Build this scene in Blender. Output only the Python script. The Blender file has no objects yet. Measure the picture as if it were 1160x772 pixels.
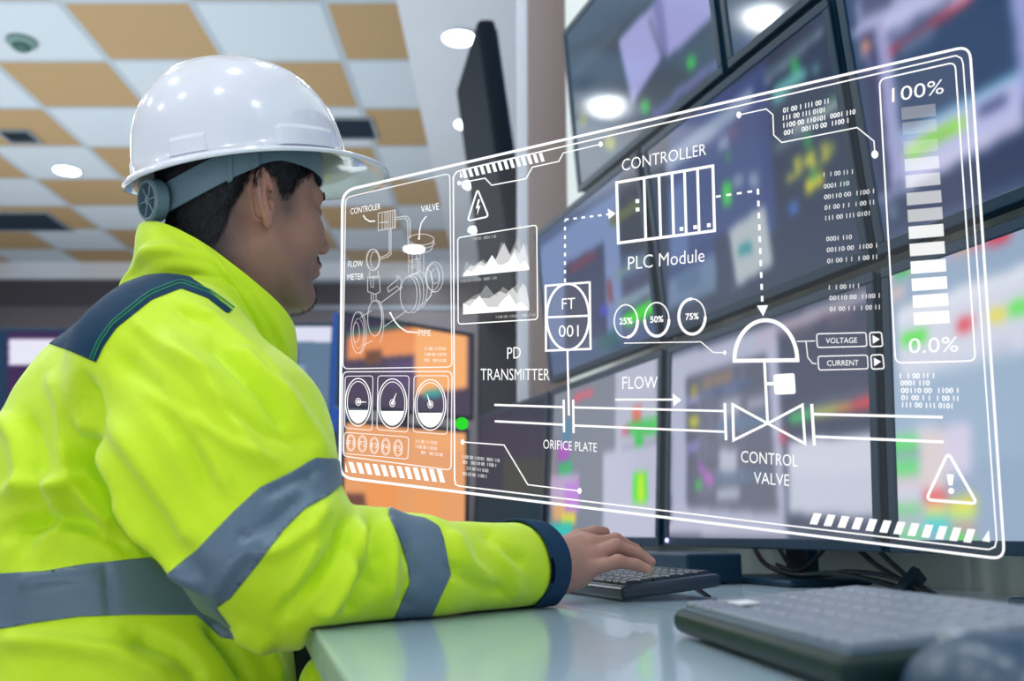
import bpy, bmesh, math, random
import numpy as np
from mathutils import Vector, Matrix
random.seed(7); RNG = np.random.RandomState(5)
sc = bpy.context.scene
COL = sc.collection
F = 1100.0; CZ = 0.85; PITCH = math.atan(217/1100.0)
SP, CP = math.sin(PITCH), math.cos(PITCH)
PSI = math.radians(19.2)
D = Vector((-math.sin(PSI), math.cos(PSI), 0))     # along the monitor wall, away
N = Vector((math.cos(PSI), math.sin(PSI), 0))      # into the monitor wall
DESK_Z = CZ - 0.082

def ray(px, py):
    v = (386-py)/F
    return Vector(((px-580)/F, CP-SP*v, SP+CP*v))
def P(px, py, y):
    r = ray(px, py); k = y/r.y
    return Vector((r.x*k, y, CZ + r.z*k))
def on_plane(px, py, p0, n):
    r = ray(px, py); c = Vector((0, 0, CZ))
    return c + r*((p0-c).dot(n)/r.dot(n))
def project(v):
    v = np.asarray(v, float)
    x, y, z = v[..., 0], v[..., 1], v[..., 2]-CZ
    dep = y*CP + z*SP; up = -y*SP + z*CP
    return np.stack([580+F*x/dep, 386-F*up/dep, dep], -1)
def W(s, t, z):
    return D*s + N*t + Vector((0, 0, z))

E15 = Vector((-math.sin(math.radians(14.87)), math.cos(math.radians(14.87)), 0)); NF = Vector((E15.y, -E15.x, 0))   # the desk's front edge and its normal
DF = NF.dot(Vector((-.16494, .84547, 0)))
def lin(c):
    o = []
    for k in c[:3]:
        k = k/255.0
        o.append(k/12.92 if k <= 0.04045 else ((k+0.055)/1.055)**2.4)
    return (*o, 1.0)

MATS = {}
def mat(name, rgb=(128, 128, 128), rough=0.5, metal=0.0, emit=None, es=1.0, coat=0.0, noise=0.0, nscale=20.0, bump=0.0, bscale=60.0, spec=0.5, sheen=0.0, alpha=None):
    if name in MATS: return MATS[name]
    m = bpy.data.materials.new(name); m.use_nodes = True
    nt = m.node_tree; b = nt.nodes['Principled BSDF']
    b.inputs['Base Color'].default_value = lin(rgb)
    b.inputs['Roughness'].default_value = rough
    b.inputs['Metallic'].default_value = metal
    b.inputs['Coat Weight'].default_value = coat
    b.inputs['Specular IOR Level'].default_value = spec
    b.inputs['Sheen Weight'].default_value = sheen
    if emit is not None:
        b.inputs['Emission Color'].default_value = lin(emit)
        b.inputs['Emission Strength'].default_value = es
    if noise > 0 or bump > 0:
        tc = nt.nodes.new('ShaderNodeTexCoord')
    if noise > 0:
        n = nt.nodes.new('ShaderNodeTexNoise'); n.inputs['Scale'].default_value = nscale; n.inputs['Detail'].default_value = 5
        nt.links.new(tc.outputs['Object'], n.inputs['Vector'])
        r = nt.nodes.new('ShaderNodeMix'); r.data_type = 'RGBA'
        c = lin(rgb)
        r.inputs['A'].default_value = (*[k*(1-noise) for k in c[:3]], 1)
        r.inputs['B'].default_value = (*[min(1, k*(1+noise)) for k in c[:3]], 1)
        nt.links.new(n.outputs['Fac'], r.inputs['Factor']); nt.links.new(r.outputs['Result'], b.inputs['Base Color'])
    if bump > 0:
        n2 = nt.nodes.new('ShaderNodeTexNoise'); n2.inputs['Scale'].default_value = bscale; n2.inputs['Detail'].default_value = 6
        nt.links.new(tc.outputs['Object'], n2.inputs['Vector'])
        bp = nt.nodes.new('ShaderNodeBump'); bp.inputs['Strength'].default_value = bump; bp.inputs['Distance'].default_value = 0.004
        nt.links.new(n2.outputs['Fac'], bp.inputs['Height']); nt.links.new(bp.outputs['Normal'], b.inputs['Normal'])
    MATS[name] = m
    return m

def empty(name, loc=(0, 0, 0), label=None, cat=None, group=None, parent=None):
    o = bpy.data.objects.new(name, None); COL.objects.link(o); o.location = loc
    o.empty_display_size = 0.05
    if parent: o.parent = parent
    tag(o, label, cat, group); return o
def tag(o, label=None, cat=None, group=None, kind=None):
    if label: o['label'] = label
    if cat: o['category'] = cat
    if group: o['group'] = group
    if kind: o['kind'] = kind
    return o
def link(name, me, m=None, parent=None, mw=None):
    """link mesh given in WORLD coordinates; if parent given, keep world placement"""
    o = bpy.data.objects.new(name, me); COL.objects.link(o)
    if m is not None:
        for k in (m if isinstance(m, (list, tuple)) else [m]): me.materials.append(k)
    if parent is not None:
        o.parent = parent
        pw = parent_world(parent)
        o.matrix_parent_inverse = Matrix.Identity(4)
        me.transform(pw.inverted())
    return o
def parent_world(p):
    mw = p.matrix_basis.copy()
    while p.parent is not None:
        p = p.parent; mw = p.matrix_basis @ mw
    return mw
def set_origin(o, loc):
    loc = Vector(loc); o.data.transform(Matrix.Translation(-loc)); o.location = loc
def mesh(name, verts, faces, smooth=False):
    me = bpy.data.meshes.new(name); me.from_pydata([tuple(v) for v in verts], [], [tuple(f) for f in faces])
    if smooth: me.shade_smooth()
    me.update(); return me
def bm_mesh(name, bm, smooth=False):
    me = bpy.data.meshes.new(name); bmesh.ops.recalc_face_normals(bm, faces=bm.faces)
    bm.to_mesh(me); bm.free()
    if smooth: me.shade_smooth()
    return me
def frame(o, x, y, z):
    return Matrix(((x[0], y[0], z[0], o[0]), (x[1], y[1], z[1], o[1]), (x[2], y[2], z[2], o[2]), (0, 0, 0, 1)))
def add_box(bm, M, lo, hi, bev=0.0, seg=2):
    lo = Vector(lo); hi = Vector(hi)
    r = bmesh.ops.create_cube(bm, size=1.0)
    vs = r['verts']
    for v in vs:
        v.co = Vector(((v.co.x+.5)*(hi.x-lo.x)+lo.x, (v.co.y+.5)*(hi.y-lo.y)+lo.y, (v.co.z+.5)*(hi.z-lo.z)+lo.z))
    if bev > 0:
        es = {e for v in vs for e in v.link_edges}
        r2 = bmesh.ops.bevel(bm, geom=list(es), offset=bev, segments=seg, profile=0.5, affect='EDGES')
        vs = list({v for f in r2['faces'] for v in f.verts} | {v for v in vs if v.is_valid})
    for v in vs: v.co = M @ v.co
    return vs
def add_tube(bm, pts, r, seg=10, cap=True):
    pts = [Vector(p) for p in pts]; rings = []
    up = Vector((0, 0, 1)); prev = None
    for i, p in enumerate(pts):
        t = (pts[min(i+1, len(pts)-1)] - pts[max(i-1, 0)]).normalized()
        if prev is None:
            a = t.cross(up)
            if a.length < 1e-3: a = t.cross(Vector((1, 0, 0)))
            a.normalize()
        else:
            a = (prev - t*prev.dot(t)).normalized()
        prev = a; b = t.cross(a)
        rr = r[i] if isinstance(r, (list, tuple)) else r
        rings.append([bm.verts.new(p + a*math.cos(k*2*math.pi/seg)*rr + b*math.sin(k*2*math.pi/seg)*rr) for k in range(seg)])
    for i in range(len(rings)-1):
        for k in range(seg):
            bm.faces.new((rings[i][k], rings[i][(k+1) % seg], rings[i+1][(k+1) % seg], rings[i+1][k]))
    if cap:
        bm.faces.new(rings[0][::-1]); bm.faces.new(rings[-1])
def bez(p, n=24):
    """Catmull-Rom through points"""
    p = [Vector(q) for q in p]; q = [p[0]*2-p[1]] + p + [p[-1]*2-p[-2]]; out = []
    for i in range(1, len(q)-2):
        for k in range(n):
            t = k/n
            out.append(0.5*((2*q[i]) + (q[i+1]-q[i-1])*t + (2*q[i-1]-5*q[i]+4*q[i+1]-q[i+2])*t*t + (3*q[i]-q[i-1]-3*q[i+1]+q[i+2])*t**3))
    out.append(p[-1]); return out
def add_cyl(bm, M, r1, r2, h, seg=32, z0=0.0, bev=0.0):
    prof = [(0, z0), (r1-bev, z0), (r1, z0+bev), (r2, z0+h-bev), (r2-bev, z0+h), (0, z0+h)] if bev else [(0, z0), (r1, z0), (r2, z0+h), (0, z0+h)]
    return add_lathe(bm, M, prof, seg)
def add_lathe(bm, M, prof, seg=32):
    rings = []
    for (r, z) in prof:
        if r < 1e-6: rings.append([bm.verts.new(M @ Vector((0, 0, z)))])
        else: rings.append([bm.verts.new(M @ Vector((r*math.cos(2*math.pi*k/seg), r*math.sin(2*math.pi*k/seg), z))) for k in range(seg)])
    for a, b in zip(rings[:-1], rings[1:]):
        for k in range(seg):
            k2 = (k+1) % seg
            if len(a) == 1 and len(b) > 1: bm.faces.new((a[0], b[k], b[k2]))
            elif len(b) == 1 and len(a) > 1: bm.faces.new((a[k], b[0], a[k2]))
            elif len(a) > 1: bm.faces.new((a[k], a[k2], b[k2], b[k]))

def inpoly(x, y, poly):
    x = np.asarray(x); y = np.asarray(y); c = np.zeros(x.shape, bool); n = len(poly)
    for i in range(n):
        x1, y1 = poly[i]; x2, y2 = poly[(i+1) % n]
        if y1 == y2: continue
        c ^= ((y1 > y) != (y2 > y)) & (x < (x2-x1)*(y-y1)/(y2-y1)+x1)
    return c
def sdpoly(x, y, poly):
    """signed distance to a polygon in 2-D, negative inside"""
    d = np.full(np.shape(x), 1e9); n = len(poly)
    for i in range(n):
        ax, ay = poly[i]; bx, by = poly[(i+1) % n]; ex, ey = bx-ax, by-ay
        t = np.clip(((x-ax)*ex+(y-ay)*ey)/(ex*ex+ey*ey+1e-12), 0, 1)
        d = np.minimum(d, np.hypot(x-ax-ex*t, y-ay-ey*t))
    return np.where(inpoly(x, y, poly), -d, d)

# camera
cd = bpy.data.cameras.new('camera'); cam = bpy.data.objects.new('camera', cd); COL.objects.link(cam)
cam.location = (0, 0, CZ); cam.rotation_euler = (math.pi/2+PITCH, 0, 0)
cd.sensor_width = 36; cd.sensor_fit = 'HORIZONTAL'; cd.lens = 36*F/1160; cd.clip_start = 0.02; cd.clip_end = 60
cd.dof.use_dof = True; cd.dof.focus_distance = 1.13; cd.dof.aperture_fstop = (cd.lens*1e-3)/0.0085
sc.camera = cam
sc.view_settings.view_transform = 'Standard'; sc.view_settings.look = 'None'
sc.view_settings.gamma = 1; sc.view_settings.exposure = 0.3; sc.view_settings.use_curve_mapping = False
# ---------------------------------------------------------------- room
CEIL = CZ + 2.53
TX0, TY0, TPX, TPY = -2.205, 4.914, 0.643, 0.603
def tile_material():
    m = bpy.data.materials.new('ceiling_tiles'); m.use_nodes = True; nt = m.node_tree; b = nt.nodes['Principled BSDF']
    b.inputs['Roughness'].default_value = 0.8
    tc = nt.nodes.new('ShaderNodeTexCoord'); sx = nt.nodes.new('ShaderNodeSeparateXYZ'); nt.links.new(tc.outputs['Object'], sx.inputs[0])
    def mth(op, a, bb=None):
        n = nt.nodes.new('ShaderNodeMath'); n.operation = op
        for i, q in enumerate((a, bb)):
            if q is None: continue
            if isinstance(q, (int, float)): n.inputs[i].default_value = q
            else: nt.links.new(q, n.inputs[i])
        return n.outputs[0]
    u = mth('DIVIDE', mth('SUBTRACT', sx.outputs[0], TX0), TPX); v = mth('DIVIDE', mth('SUBTRACT', sx.outputs[1], TY0-TPY), TPY)
    par = mth('FLOORED_MODULO', mth('ADD', mth('FLOOR', u), mth('FLOOR', v)), 2.0)
    fu = mth('FRACT', u); fv = mth('FRACT', v)
    eu = mth('MINIMUM', fu, mth('SUBTRACT', 1.0, fu)); ev = mth('MINIMUM', fv, mth('SUBTRACT', 1.0, fv))
    grid = mth('LESS_THAN', mth('MINIMUM', eu, ev), 0.03)
    m1 = nt.nodes.new('ShaderNodeMix'); m1.data_type = 'RGBA'
    m1.inputs['A'].default_value = lin((182, 150, 108)); m1.inputs['B'].default_value = lin((205, 212, 218)); nt.links.new(par, m1.inputs['Factor'])
    m2 = nt.nodes.new('ShaderNodeMix'); m2.data_type = 'RGBA'
    nt.links.new(m1.outputs['Result'], m2.inputs['A']); m2.inputs['B'].default_value = lin((178, 186, 192)); nt.links.new(grid, m2.inputs['Factor'])
    nz = nt.nodes.new('ShaderNodeTexNoise'); nz.inputs['Scale'].default_value = 60; nt.links.new(tc.outputs['Object'], nz.inputs['Vector'])
    bp = nt.nodes.new('ShaderNodeBump'); bp.inputs['Strength'].default_value = .2; nt.links.new(nz.outputs['Fac'], bp.inputs['Height']); nt.links.new(bp.outputs['Normal'], b.inputs['Normal'])
    nt.links.new(m2.outputs['Result'], b.inputs['Base Color']); return m
m_white = mat('painted_plaster', (224, 226, 231), .75, noise=.04, nscale=3)
m_far = mat('far_wall_paint', (104, 98, 104), .7, noise=.08, nscale=2)
m_taupe = mat('column_paint', (140, 124, 122), .7, noise=.06, nscale=3)
m_wallr = mat('wall_paint', (226, 232, 228), .7, noise=.05, nscale=3)
m_floor = mat('floor_vinyl', (120, 125, 130), .35, noise=.12, nscale=4)
m_navy = mat('dark_metal', (30, 52, 72), .4)
def slab(name, lo, hi, m, kind='structure', bev=0):
    bm = bmesh.new(); add_box(bm, Matrix.Identity(4), lo, hi, bev)
    o = link(name, bm_mesh(name, bm), m); tag(o, kind=kind); return o
XL, XR, YB, YF = -5.2, 2.0, -2.2, 9.0
SOF = -0.56
slab('floor', (XL, YB, -0.1), (XR+.6, YF, 0), m_floor)
slab('ceiling', (XL, YB, CEIL), (SOF, YF, CEIL+.1), tile_material())
slab('ceiling', (SOF, YB, CEIL), (XR+.6, YF, CEIL+.1), m_white)
slab('wall_far', (XL, YF, 0), (XR+.6, YF+.12, CEIL), m_far)
slab('wall_left', (XL-.12, YB, 0), (XL, YF, CEIL), m_white)
slab('wall_back', (XL, YB-.12, 0), (XR+.6, YB, CEIL), m_white)
slab('trim_1', (XL+.005, YF-.05, CEIL-.16), (XR-.005, YF-.003, CEIL-.002), m_white)          # pale cornice
slab('trim_2', (XL+.005, YF-.03, CEIL-.42), (XR-.005, YF-.003, CEIL-.20), mat('dark_band', (70, 66, 72), .6))
# the wall carrying the monitors, along D
TW = 1.075
bm = bmesh.new(); Mw = frame((0, 0, 0), N, D, (0, 0, 1))
add_box(bm, Mw, (TW, -1.2, 0), (TW+.12, 2.58, CEIL-.003))
tag(link('wall_right', bm_mesh('wall_right', bm), m_wallr), kind='structure')
# end column of the monitor wall
CY = 2.87
cl, cr = P(600, 300, CY).x, P(646, 300, CY).x
bm = bmesh.new(); add_box(bm, Matrix.Identity(4), (cl, CY, 0), (cr+.25, CY+.3, CEIL-.004), .004)
tag(link('wall_column', bm_mesh('wall_column', bm), m_taupe), kind='structure')
bm = bmesh.new(); add_box(bm, Matrix.Identity(4), (P(586, 300, CY+.1).x, CY+.1, 0), (cl-.001, CY+.2, CEIL-.004), .004)
tag(link('trim_3', bm_mesh('trim', bm), mat('pale_trim', (215, 222, 235), .5)), kind='structure')
slab('trim_4', (P(330,300,YF).x, YF-.02, P(330,350,YF-.02).z), (P(520,300,YF).x, YF-.001, P(330,310,YF-.02).z), mat('pale_panel', (150, 160, 170), .5))
# downlights
m_lamp = mat('lamp_glass', (255, 255, 255), .4, emit=(240, 250, 255), es=12.0)
m_ring = mat('lamp_ring', (225, 230, 235), .35)
ring_me = None
spots = []
for k in range(0, 4): spots.append((-.275, 4.66+1.09*k))
spots.append((-3.17, 6.55))
for x in (-1.7, -.275, 1.15):
    for y in (3.5, 2.2, .9, -.4): spots.append((x, y))  # unseen rows, added to light the worker and reflect in the hat
for y in (4.87, 3.57, 2.27, .97, -.33): spots.append((-2.94, y))
SPOT_E = 25
spots.append((-.89, 8.5))
desc = {0: 'round white downlight in the plain ceiling strip, largest and nearest of its row',
        1: 'round white downlight in the plain ceiling strip beside the dark slanted display',
        2: 'round downlight in the plain ceiling strip seen above the warning triangle',
        3: 'round downlight in the plain ceiling strip, farthest of its row'}
def downlight(x, y):
    near = y < 3.9
    root = empty('ceiling_downlight', (x, y, CEIL))
    if x == -.275 and y > 4.5:
        lab = desc[round((y-4.66)/1.09)]
    elif x == -3.17 and abs(y-6.55) < .1: lab = 'round downlight in the chequered tile ceiling left of the hard hat'
    elif x == -.89: lab = 'small far downlight seen behind the drawn valve of the projected panel'
    else: lab = 'round ceiling downlight out of the picture that lights the room'
    tag(root, lab, 'ceiling light', 'downlights in the ceiling')
    bm = bmesh.new(); add_lathe(bm, Matrix.Translation((x, y, CEIL)), [(.082, -.001), (.105, -.001), (.105, -.008), (.09, -.012), (.082, -.006), (.082, -.001)], 32)
    link('ring', bm_mesh('ring', bm, True), m_ring, root)
    bm = bmesh.new(); add_lathe(bm, Matrix.Translation((x, y, CEIL)), [(0, -.002), (.082, -.002), (.08, -.006), (.05, -.008), (0, -.009)], 32)
    link('diffuser', bm_mesh('diffuser', bm, True), m_lamp, root)
for s in spots: downlight(*s)
# ceiling fittings
def ceil_px(px, py):
    r = ray(px, py); k = (CEIL-CZ)/r.z
    return Vector((r.x*k, r.y*k, CEIL))
c = ceil_px(25, 46)
t = empty('smoke_detector', c, 'small round smoke detector on the white ceiling tile at top left', 'smoke detector')
bm = bmesh.new(); add_lathe(bm, Matrix.Translation(c), [(0, 0), (.075, 0), (.078, -.015), (.065, -.028), (0, -.03)], 28); link('base', bm_mesh('base', bm, True), mat('detector', (120, 150, 145), .5), t)
bm = bmesh.new(); add_lathe(bm, Matrix.Translation(c), [(.045, -.0285), (.045, -.045), (.03, -.055), (0, -.055)], 24); link('sensor', bm_mesh('sensor', bm, True), mat('detector_dark', (60, 100, 95), .5), t)
def vent(px, py, w, d, label, slats=6):
    c = ceil_px(px, py); t = empty('ceiling_vent', c, label, 'air vent')
    bm = bmesh.new(); Mx = Matrix.Translation(c)
    for a, b in (((-w/2, -d/2, -.012), (w/2, -d/2+.02, -.001)), ((-w/2, d/2-.02, -.012), (w/2, d/2, -.001)), ((-w/2, -d/2+.0205, -.012), (-w/2+.02, d/2-.0205, -.001)), ((w/2-.02, -d/2+.0205, -.012), (w/2, d/2-.0205, -.001))): add_box(bm, Mx, a, b)
    link('frame', bm_mesh('frame', bm), mat('vent_frame', (150, 160, 165), .5), t)
    bm = bmesh.new(); add_box(bm, Mx, (-w/2+.021, -d/2+.021, -.004), (w/2-.021, d/2-.021, -.002)); link('backing', bm_mesh('backing', bm), m_navy, t)
    for k in range(slats):
        yy = -d/2+.03+(d-.06)*(k+.5)/slats
        bm = bmesh.new(); add_box(bm, Mx @ Matrix.Translation((0, yy, -.008)) @ Matrix.Rotation(.6, 4, 'X'), (-w/2+.021, -.010, -.001), (w/2-.021, .010, .001)); link('slat', bm_mesh('slat', bm), mat('vent_slat', (90, 105, 115), .5), t)
vent(22, 154, .22, .22, 'small square vent in the tan ceiling tile at far left')
vent(396, 145, .34, .34, 'dark square vent in the ceiling just right of the hard hat')
c0 = ceil_px(0, 251)
vent(-60, 251, 1.9, .5, 'long dark vent in the ceiling left of the collar', 8)

# wall display seen edge-on
def edge_display():
    a = P(537, 66, 3.3); b = P(576, 350, 3.3)
    root = empty('wall_display', (b.x, 3.3, b.z), 'dark display panel seen edge-on and tilted left of the column', 'display')
    up = (a-b); h = up.length; up.normalize(); nx = Vector((.2, -1, 0)).normalized(); side = up.cross(nx).normalized(); nx = side.cross(up).normalized()
    Mx = frame(b, side, nx, up)
    bm = bmesh.new(); add_box(bm, Mx, (-.035, -.25, 0), (.03, .28, h), .02, 3); link('housing', bm_mesh('housing', bm, False), mat('display_shell', (4, 20, 34), .8, spec=.2), root)
    bm = bmesh.new(); add_box(bm, Mx, (.031, -.23, .03), (.036, .26, h-.03), .002); link('screen', bm_mesh('screen', bm), mat('display_glass', (40, 60, 90), .15, emit=(40, 60, 90), es=.25), root)
    bm = bmesh.new(); e = Mx @ Vector((.03, .1, h*.5)); add_tube(bm, [e, Vector((cl+.02, CY+.31, e.z))], .03, 12); link('bracket', bm_mesh('bracket', bm), m_navy, root)
edge_display()

# downlight beams, plus added fill lights without fixtures
def area(name, loc, sx, sy, power, color, rot=(0, 0, 0)):
    l = bpy.data.lights.new(name, 'AREA'); l.shape = 'RECTANGLE'; l.size = sx; l.size_y = sy; l.energy = power; l.color = color
    o = bpy.data.objects.new(name, l); COL.objects.link(o); o.location = loc; o.rotation_euler = rot; return o
def spot(x, y, e):
    l = bpy.data.lights.new('downlight_beam', 'SPOT'); l.energy = e; l.spot_size = math.radians(165); l.spot_blend = .6; l.shadow_soft_size = .08; l.color = (.93, .97, 1.0)
    o = bpy.data.objects.new('downlight_beam', l); COL.objects.link(o); o.location = (x, y, CEIL-.03)
for (x, y) in spots:
    spot(x, y, SPOT_E)
area('added_room_fill', (-2.2, 6.3, CEIL-.35), 3.5, 3.5, 60, (.9, .96, 1.0))  # soft fill added below the far ceiling, no fixture there
area('added_up_fill', (-2.6, 4.6, .9), 4.0, 5.0, 80, (.9, .97, 1.0), (math.pi, 0, 0))  # unseen fill added to brighten the ceiling from below
area('added_up_fill', (-1.0, -1.0, .4), 3.0, 2.0, 30, (.9, .97, 1.0), (math.pi, 0, 0))  # second added fill aimed upwards, behind the camera
w = bpy.data.worlds.new('world'); sc.world = w; w.use_nodes = True
w.node_tree.nodes['Background'].inputs[0].default_value = lin((185, 205, 235)); w.node_tree.nodes['Background'].inputs[1].default_value = .35
# ---------------------------------------------------------------- desk
m_desk = mat('desk_laminate', (172, 196, 210), .18, noise=.03, nscale=5, coat=.3)
desk = empty('control_desk', (0, 0, 0)); 
desk.location = W(1.4, .6, 0)
tag(desk, 'long pale blue-grey control desk under the monitors', 'desk')
bm = bmesh.new(); Mw = frame((0, 0, 0), N, D, (0, 0, 1))
def front(sv):   # point of the front edge where D·p = sv
    o_ = NF*DF; k_ = (sv-o_.dot(D))/E15.dot(D); return o_+E15*k_
q4 = [front(-.9), front(2.6), D*2.6+N*(TW-.004), D*(-.9)+N*(TW-.004)]
vb = [bm.verts.new((q.x, q.y, DESK_Z-.028)) for q in q4]; vt = [bm.verts.new((q.x, q.y, DESK_Z)) for q in q4]
bm.faces.new(vt); bm.faces.new(vb[::-1])
for i_ in range(4): bm.faces.new((vb[i_], vb[(i_+1) % 4], vt[(i_+1) % 4], vt[i_]))
bmesh.ops.bevel(bm, geom=list(bm.edges), offset=.003, segments=2, profile=.5, affect='EDGES')
link('worktop', bm_mesh('worktop', bm), m_desk, desk)
for s in (-.75, 2.5):
    bm = bmesh.new(); add_box(bm, Mw, (.36 if s > 0 else .2, s-.02, .001), (TW-.03, s+.02, DESK_Z-.0285), .002); link('side_panel', bm_mesh('side_panel', bm), mat('desk_side', (120, 135, 150), .4), desk)
bm = bmesh.new(); add_box(bm, Mw, (.9, -.72, .2), (.92, 2.47, DESK_Z-.029), .002); link('modesty_panel', bm_mesh('modesty_panel', bm), MATS['desk_side'], desk)

# ---------------------------------------------------------------- monitors
m_bez = mat('monitor_shell', (10, 46, 68), .4, spec=.3, noise=.1, nscale=8)
m_grey_edge = mat('monitor_edge', (120, 142, 165), .3)
m_screen = bpy.data.materials.new('screen_image'); m_screen.use_nodes = True
_nt = m_screen.node_tree; _b = _nt.nodes['Principled BSDF']; _a = _nt.nodes.new('ShaderNodeVertexColor'); _a.layer_name = 'Col'
_b.inputs['Base Color'].default_value = (.004, .006, .01, 1); _b.inputs['Roughness'].default_value = .09
_nt.links.new(_a.outputs['Color'], _b.inputs['Emission Color']); _b.inputs['Emission Strength'].default_value = 0.76; _b.inputs['Specular IOR Level'].default_value = .45

m_matte = m_screen.copy(); m_matte.name = 'screen_image_matte'; m_matte.node_tree.nodes['Principled BSDF'].inputs['Roughness'].default_value = .6; m_matte.node_tree.nodes['Principled BSDF'].inputs['Specular IOR Level'].default_value = .1
class Mon:
    """a flat monitor: o = bottom-left corner of the front face, u to the viewer's right, v up, n out to the viewer"""
    def __init__(s, name, o, u, v, w, h, label, bez=.016, group=None, mount=None, pole=None, cat='monitor', nu=150, body=.035, led=None, stand=None):
        s.o, s.u, s.v, s.w, s.h = o, u.normalized(), v.normalized(), w, h
        s.n = s.u.cross(s.v).normalized(); s.ops = []; s.nu = nu; s.bez = bez
        root = empty(name, o + s.u*w/2, label, cat, group); s.root = root
        M = frame(o, s.u, s.v, s.n)
        bm = bmesh.new()
        add_box(bm, M, (0, 0, -body), (w, h, -.006), .006, 2)
        link('back_housing', bm_mesh('back_housing', bm), m_bez, root)
        bm = bmesh.new()
        for a, b in (((0, 0), (w, bez)), ((0, h-bez), (w, h)), ((0, bez), (bez, h-bez)), ((w-bez, bez), (w, h-bez))):
            add_box(bm, M, (a[0], a[1], -.0058), (b[0], b[1], 0), .0015, 1)
        link('bezel', bm_mesh('bezel', bm), m_bez, root)
        if led:
            c = M @ Vector((led[0], led[1], .001)); bm = bmesh.new(); bmesh.ops.create_uvsphere(bm, u_segments=12, v_segments=8, radius=.004, matrix=Matrix.Translation(c))
            link('power_light', bm_mesh('power_light', bm, True), mat('led_glow', (200, 200, 255), .3, emit=(190, 185, 255), es=1.6), root)
        if mount:
            c = M @ Vector((w/2, h/2, -body)); dist = mount; bm = bmesh.new()
            c2 = c + N*dist
            add_tube(bm, [c-N*.0, c2], .03, 14)
            add_box(bm, frame(c2, N, D, (0, 0, 1)), (-.012, -.06, -.06), (0, .06, .06), .002)
            link('wall_bracket', bm_mesh('wall_bracket', bm), m_navy, root)
        if pole:
            c = M @ Vector((w/2, h/2, -body-.014)); bm = bmesh.new(); R3 = frame((c.x, c.y, 0), s.u, s.n, (0, 0, 1))
            add_box(bm, R3, (-.02, -.012, pole+.009), (.02, .012, c.z), .003); add_box(bm, R3, (-.1, -.09, pole+.001), (.1, .012, pole+.0085), .003)
            link('stand_post', bm_mesh('stand_post', bm), m_bez, root)
        if stand:
            b0 = M @ Vector((w/2, h*.35, -body-.02)); zt = b0.z; bx = b0 + N*.03; bm = bmesh.new()
            add_box(bm, frame((bx.x, bx.y, 0), N, D, (0, 0, 1)), (-.012, -.03, DESK_Z+.011), (.012, .03, zt), .004)
            link('stand_post', bm_mesh('stand_post', bm), m_bez, root)
            bm = bmesh.new(); add_box(bm, frame((bx.x, bx.y, 0), N, D, (0, 0, 1)), (-.10, -.11, DESK_Z+.001), (.05, .11, DESK_Z+.011), .004); link('stand_base', bm_mesh('stand_base', bm), m_bez, root)
    def paint(s, base, ops, parent=None, matte=False):
        nu = s.nu; b = s.bez; w, h = s.w-2*b, s.h-2*b; nv = int(nu*h/w)
        U, V = np.meshgrid(np.linspace(0, 1, nu+1), np.linspace(0, 1, nv+1))
        o = np.array(s.o + s.u*b + s.v*b - s.n*.003); uu = np.array(s.u)*w; vv = np.array(s.v)*h
        pts = o + U[..., None]*uu + V[..., None]*vv
        pr = project(pts); X, Y = pr[..., 0], pr[..., 1]
        C = np.zeros(U.shape+(3,)); C[:] = base
        C += (V[..., None]-.5)*0
        for op in ops:
            k = op[0]; col = np.array(op[1], float); al = 1.0
            if k == 'p': msk = inpoly(X, Y, op[2]); al = op[3] if len(op) > 3 else 1
            elif k == 'uv': x0, y0, x1, y1 = op[2]; msk = (U > x0) & (U < x1) & (V > y0) & (V < y1); al = op[3] if len(op) > 3 else 1
            elif k == 'txt':   # rows of small marks in a uv box
                x0, y0, x1, y1 = op[2]; nr, sx = op[3]; q = (V-y0)/(y1-y0)*nr
                rr = np.floor(q).astype(int); cc2 = np.floor((U-x0)/(x1-x0)*sx).astype(int)
                hsh = ((rr*7349+cc2*9151+(rr*cc2)*37) % 11)
                msk = (U > x0) & (U < x1) & (V > y0) & (V < y1) & ((q-rr) > .45) & (hsh > 3)
                al = op[4] if len(op) > 4 else 1
            elif k == 'line':
                (ax, ay), (bx, by) = op[2]; t = np.clip(((X-ax)*(bx-ax)+(Y-ay)*(by-ay))/((bx-ax)**2+(by-ay)**2), 0, 1)
                msk = np.hypot(X-ax-t*(bx-ax), Y-ay-t*(by-ay)) < op[3]
            elif k == 'dot': msk = np.hypot(X-op[2][0], (Y-op[2][1])*.8) < op[3]; al = op[4] if len(op) > 4 else 1
            C[msk] = C[msk]*(1-al) + col*al
        # soften like the diffuser of a real panel
        for _ in range(6 if nu > 100 else 2):
            Q = np.pad(C, ((1, 1), (1, 1), (0, 0)), 'edge'); C = (Q[1:-1, 1:-1]*4+Q[:-2, 1:-1]*2+Q[2:, 1:-1]*2+Q[1:-1, :-2]*2+Q[1:-1, 2:]*2+Q[:-2, :-2]+Q[2:, 2:]+Q[:-2, 2:]+Q[2:, :-2])/16
        c = C/255.; L = np.where(c <= .04045, c/12.92, ((c+.055)/1.055)**2.4)
        n1 = nu+1; idx = np.arange(nu*nv); i = idx % nu; j = idx//nu; a = j*n1+i
        faces = np.stack([a, a+1, a+1+n1, a+n1], 1)
        me = bpy.data.meshes.new('screen'); me.from_pydata(pts.reshape(-1, 3).tolist(), [], faces.tolist())
        ca = me.color_attributes.new('Col', 'FLOAT_COLOR', 'POINT'); ca.data.foreach_set('color', np.concatenate([L.reshape(-1, 3), np.ones((L.size//3, 1))], 1).ravel().astype(np.float32))
        link('screen', me, m_matte if matte else m_screen, s.root)

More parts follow.
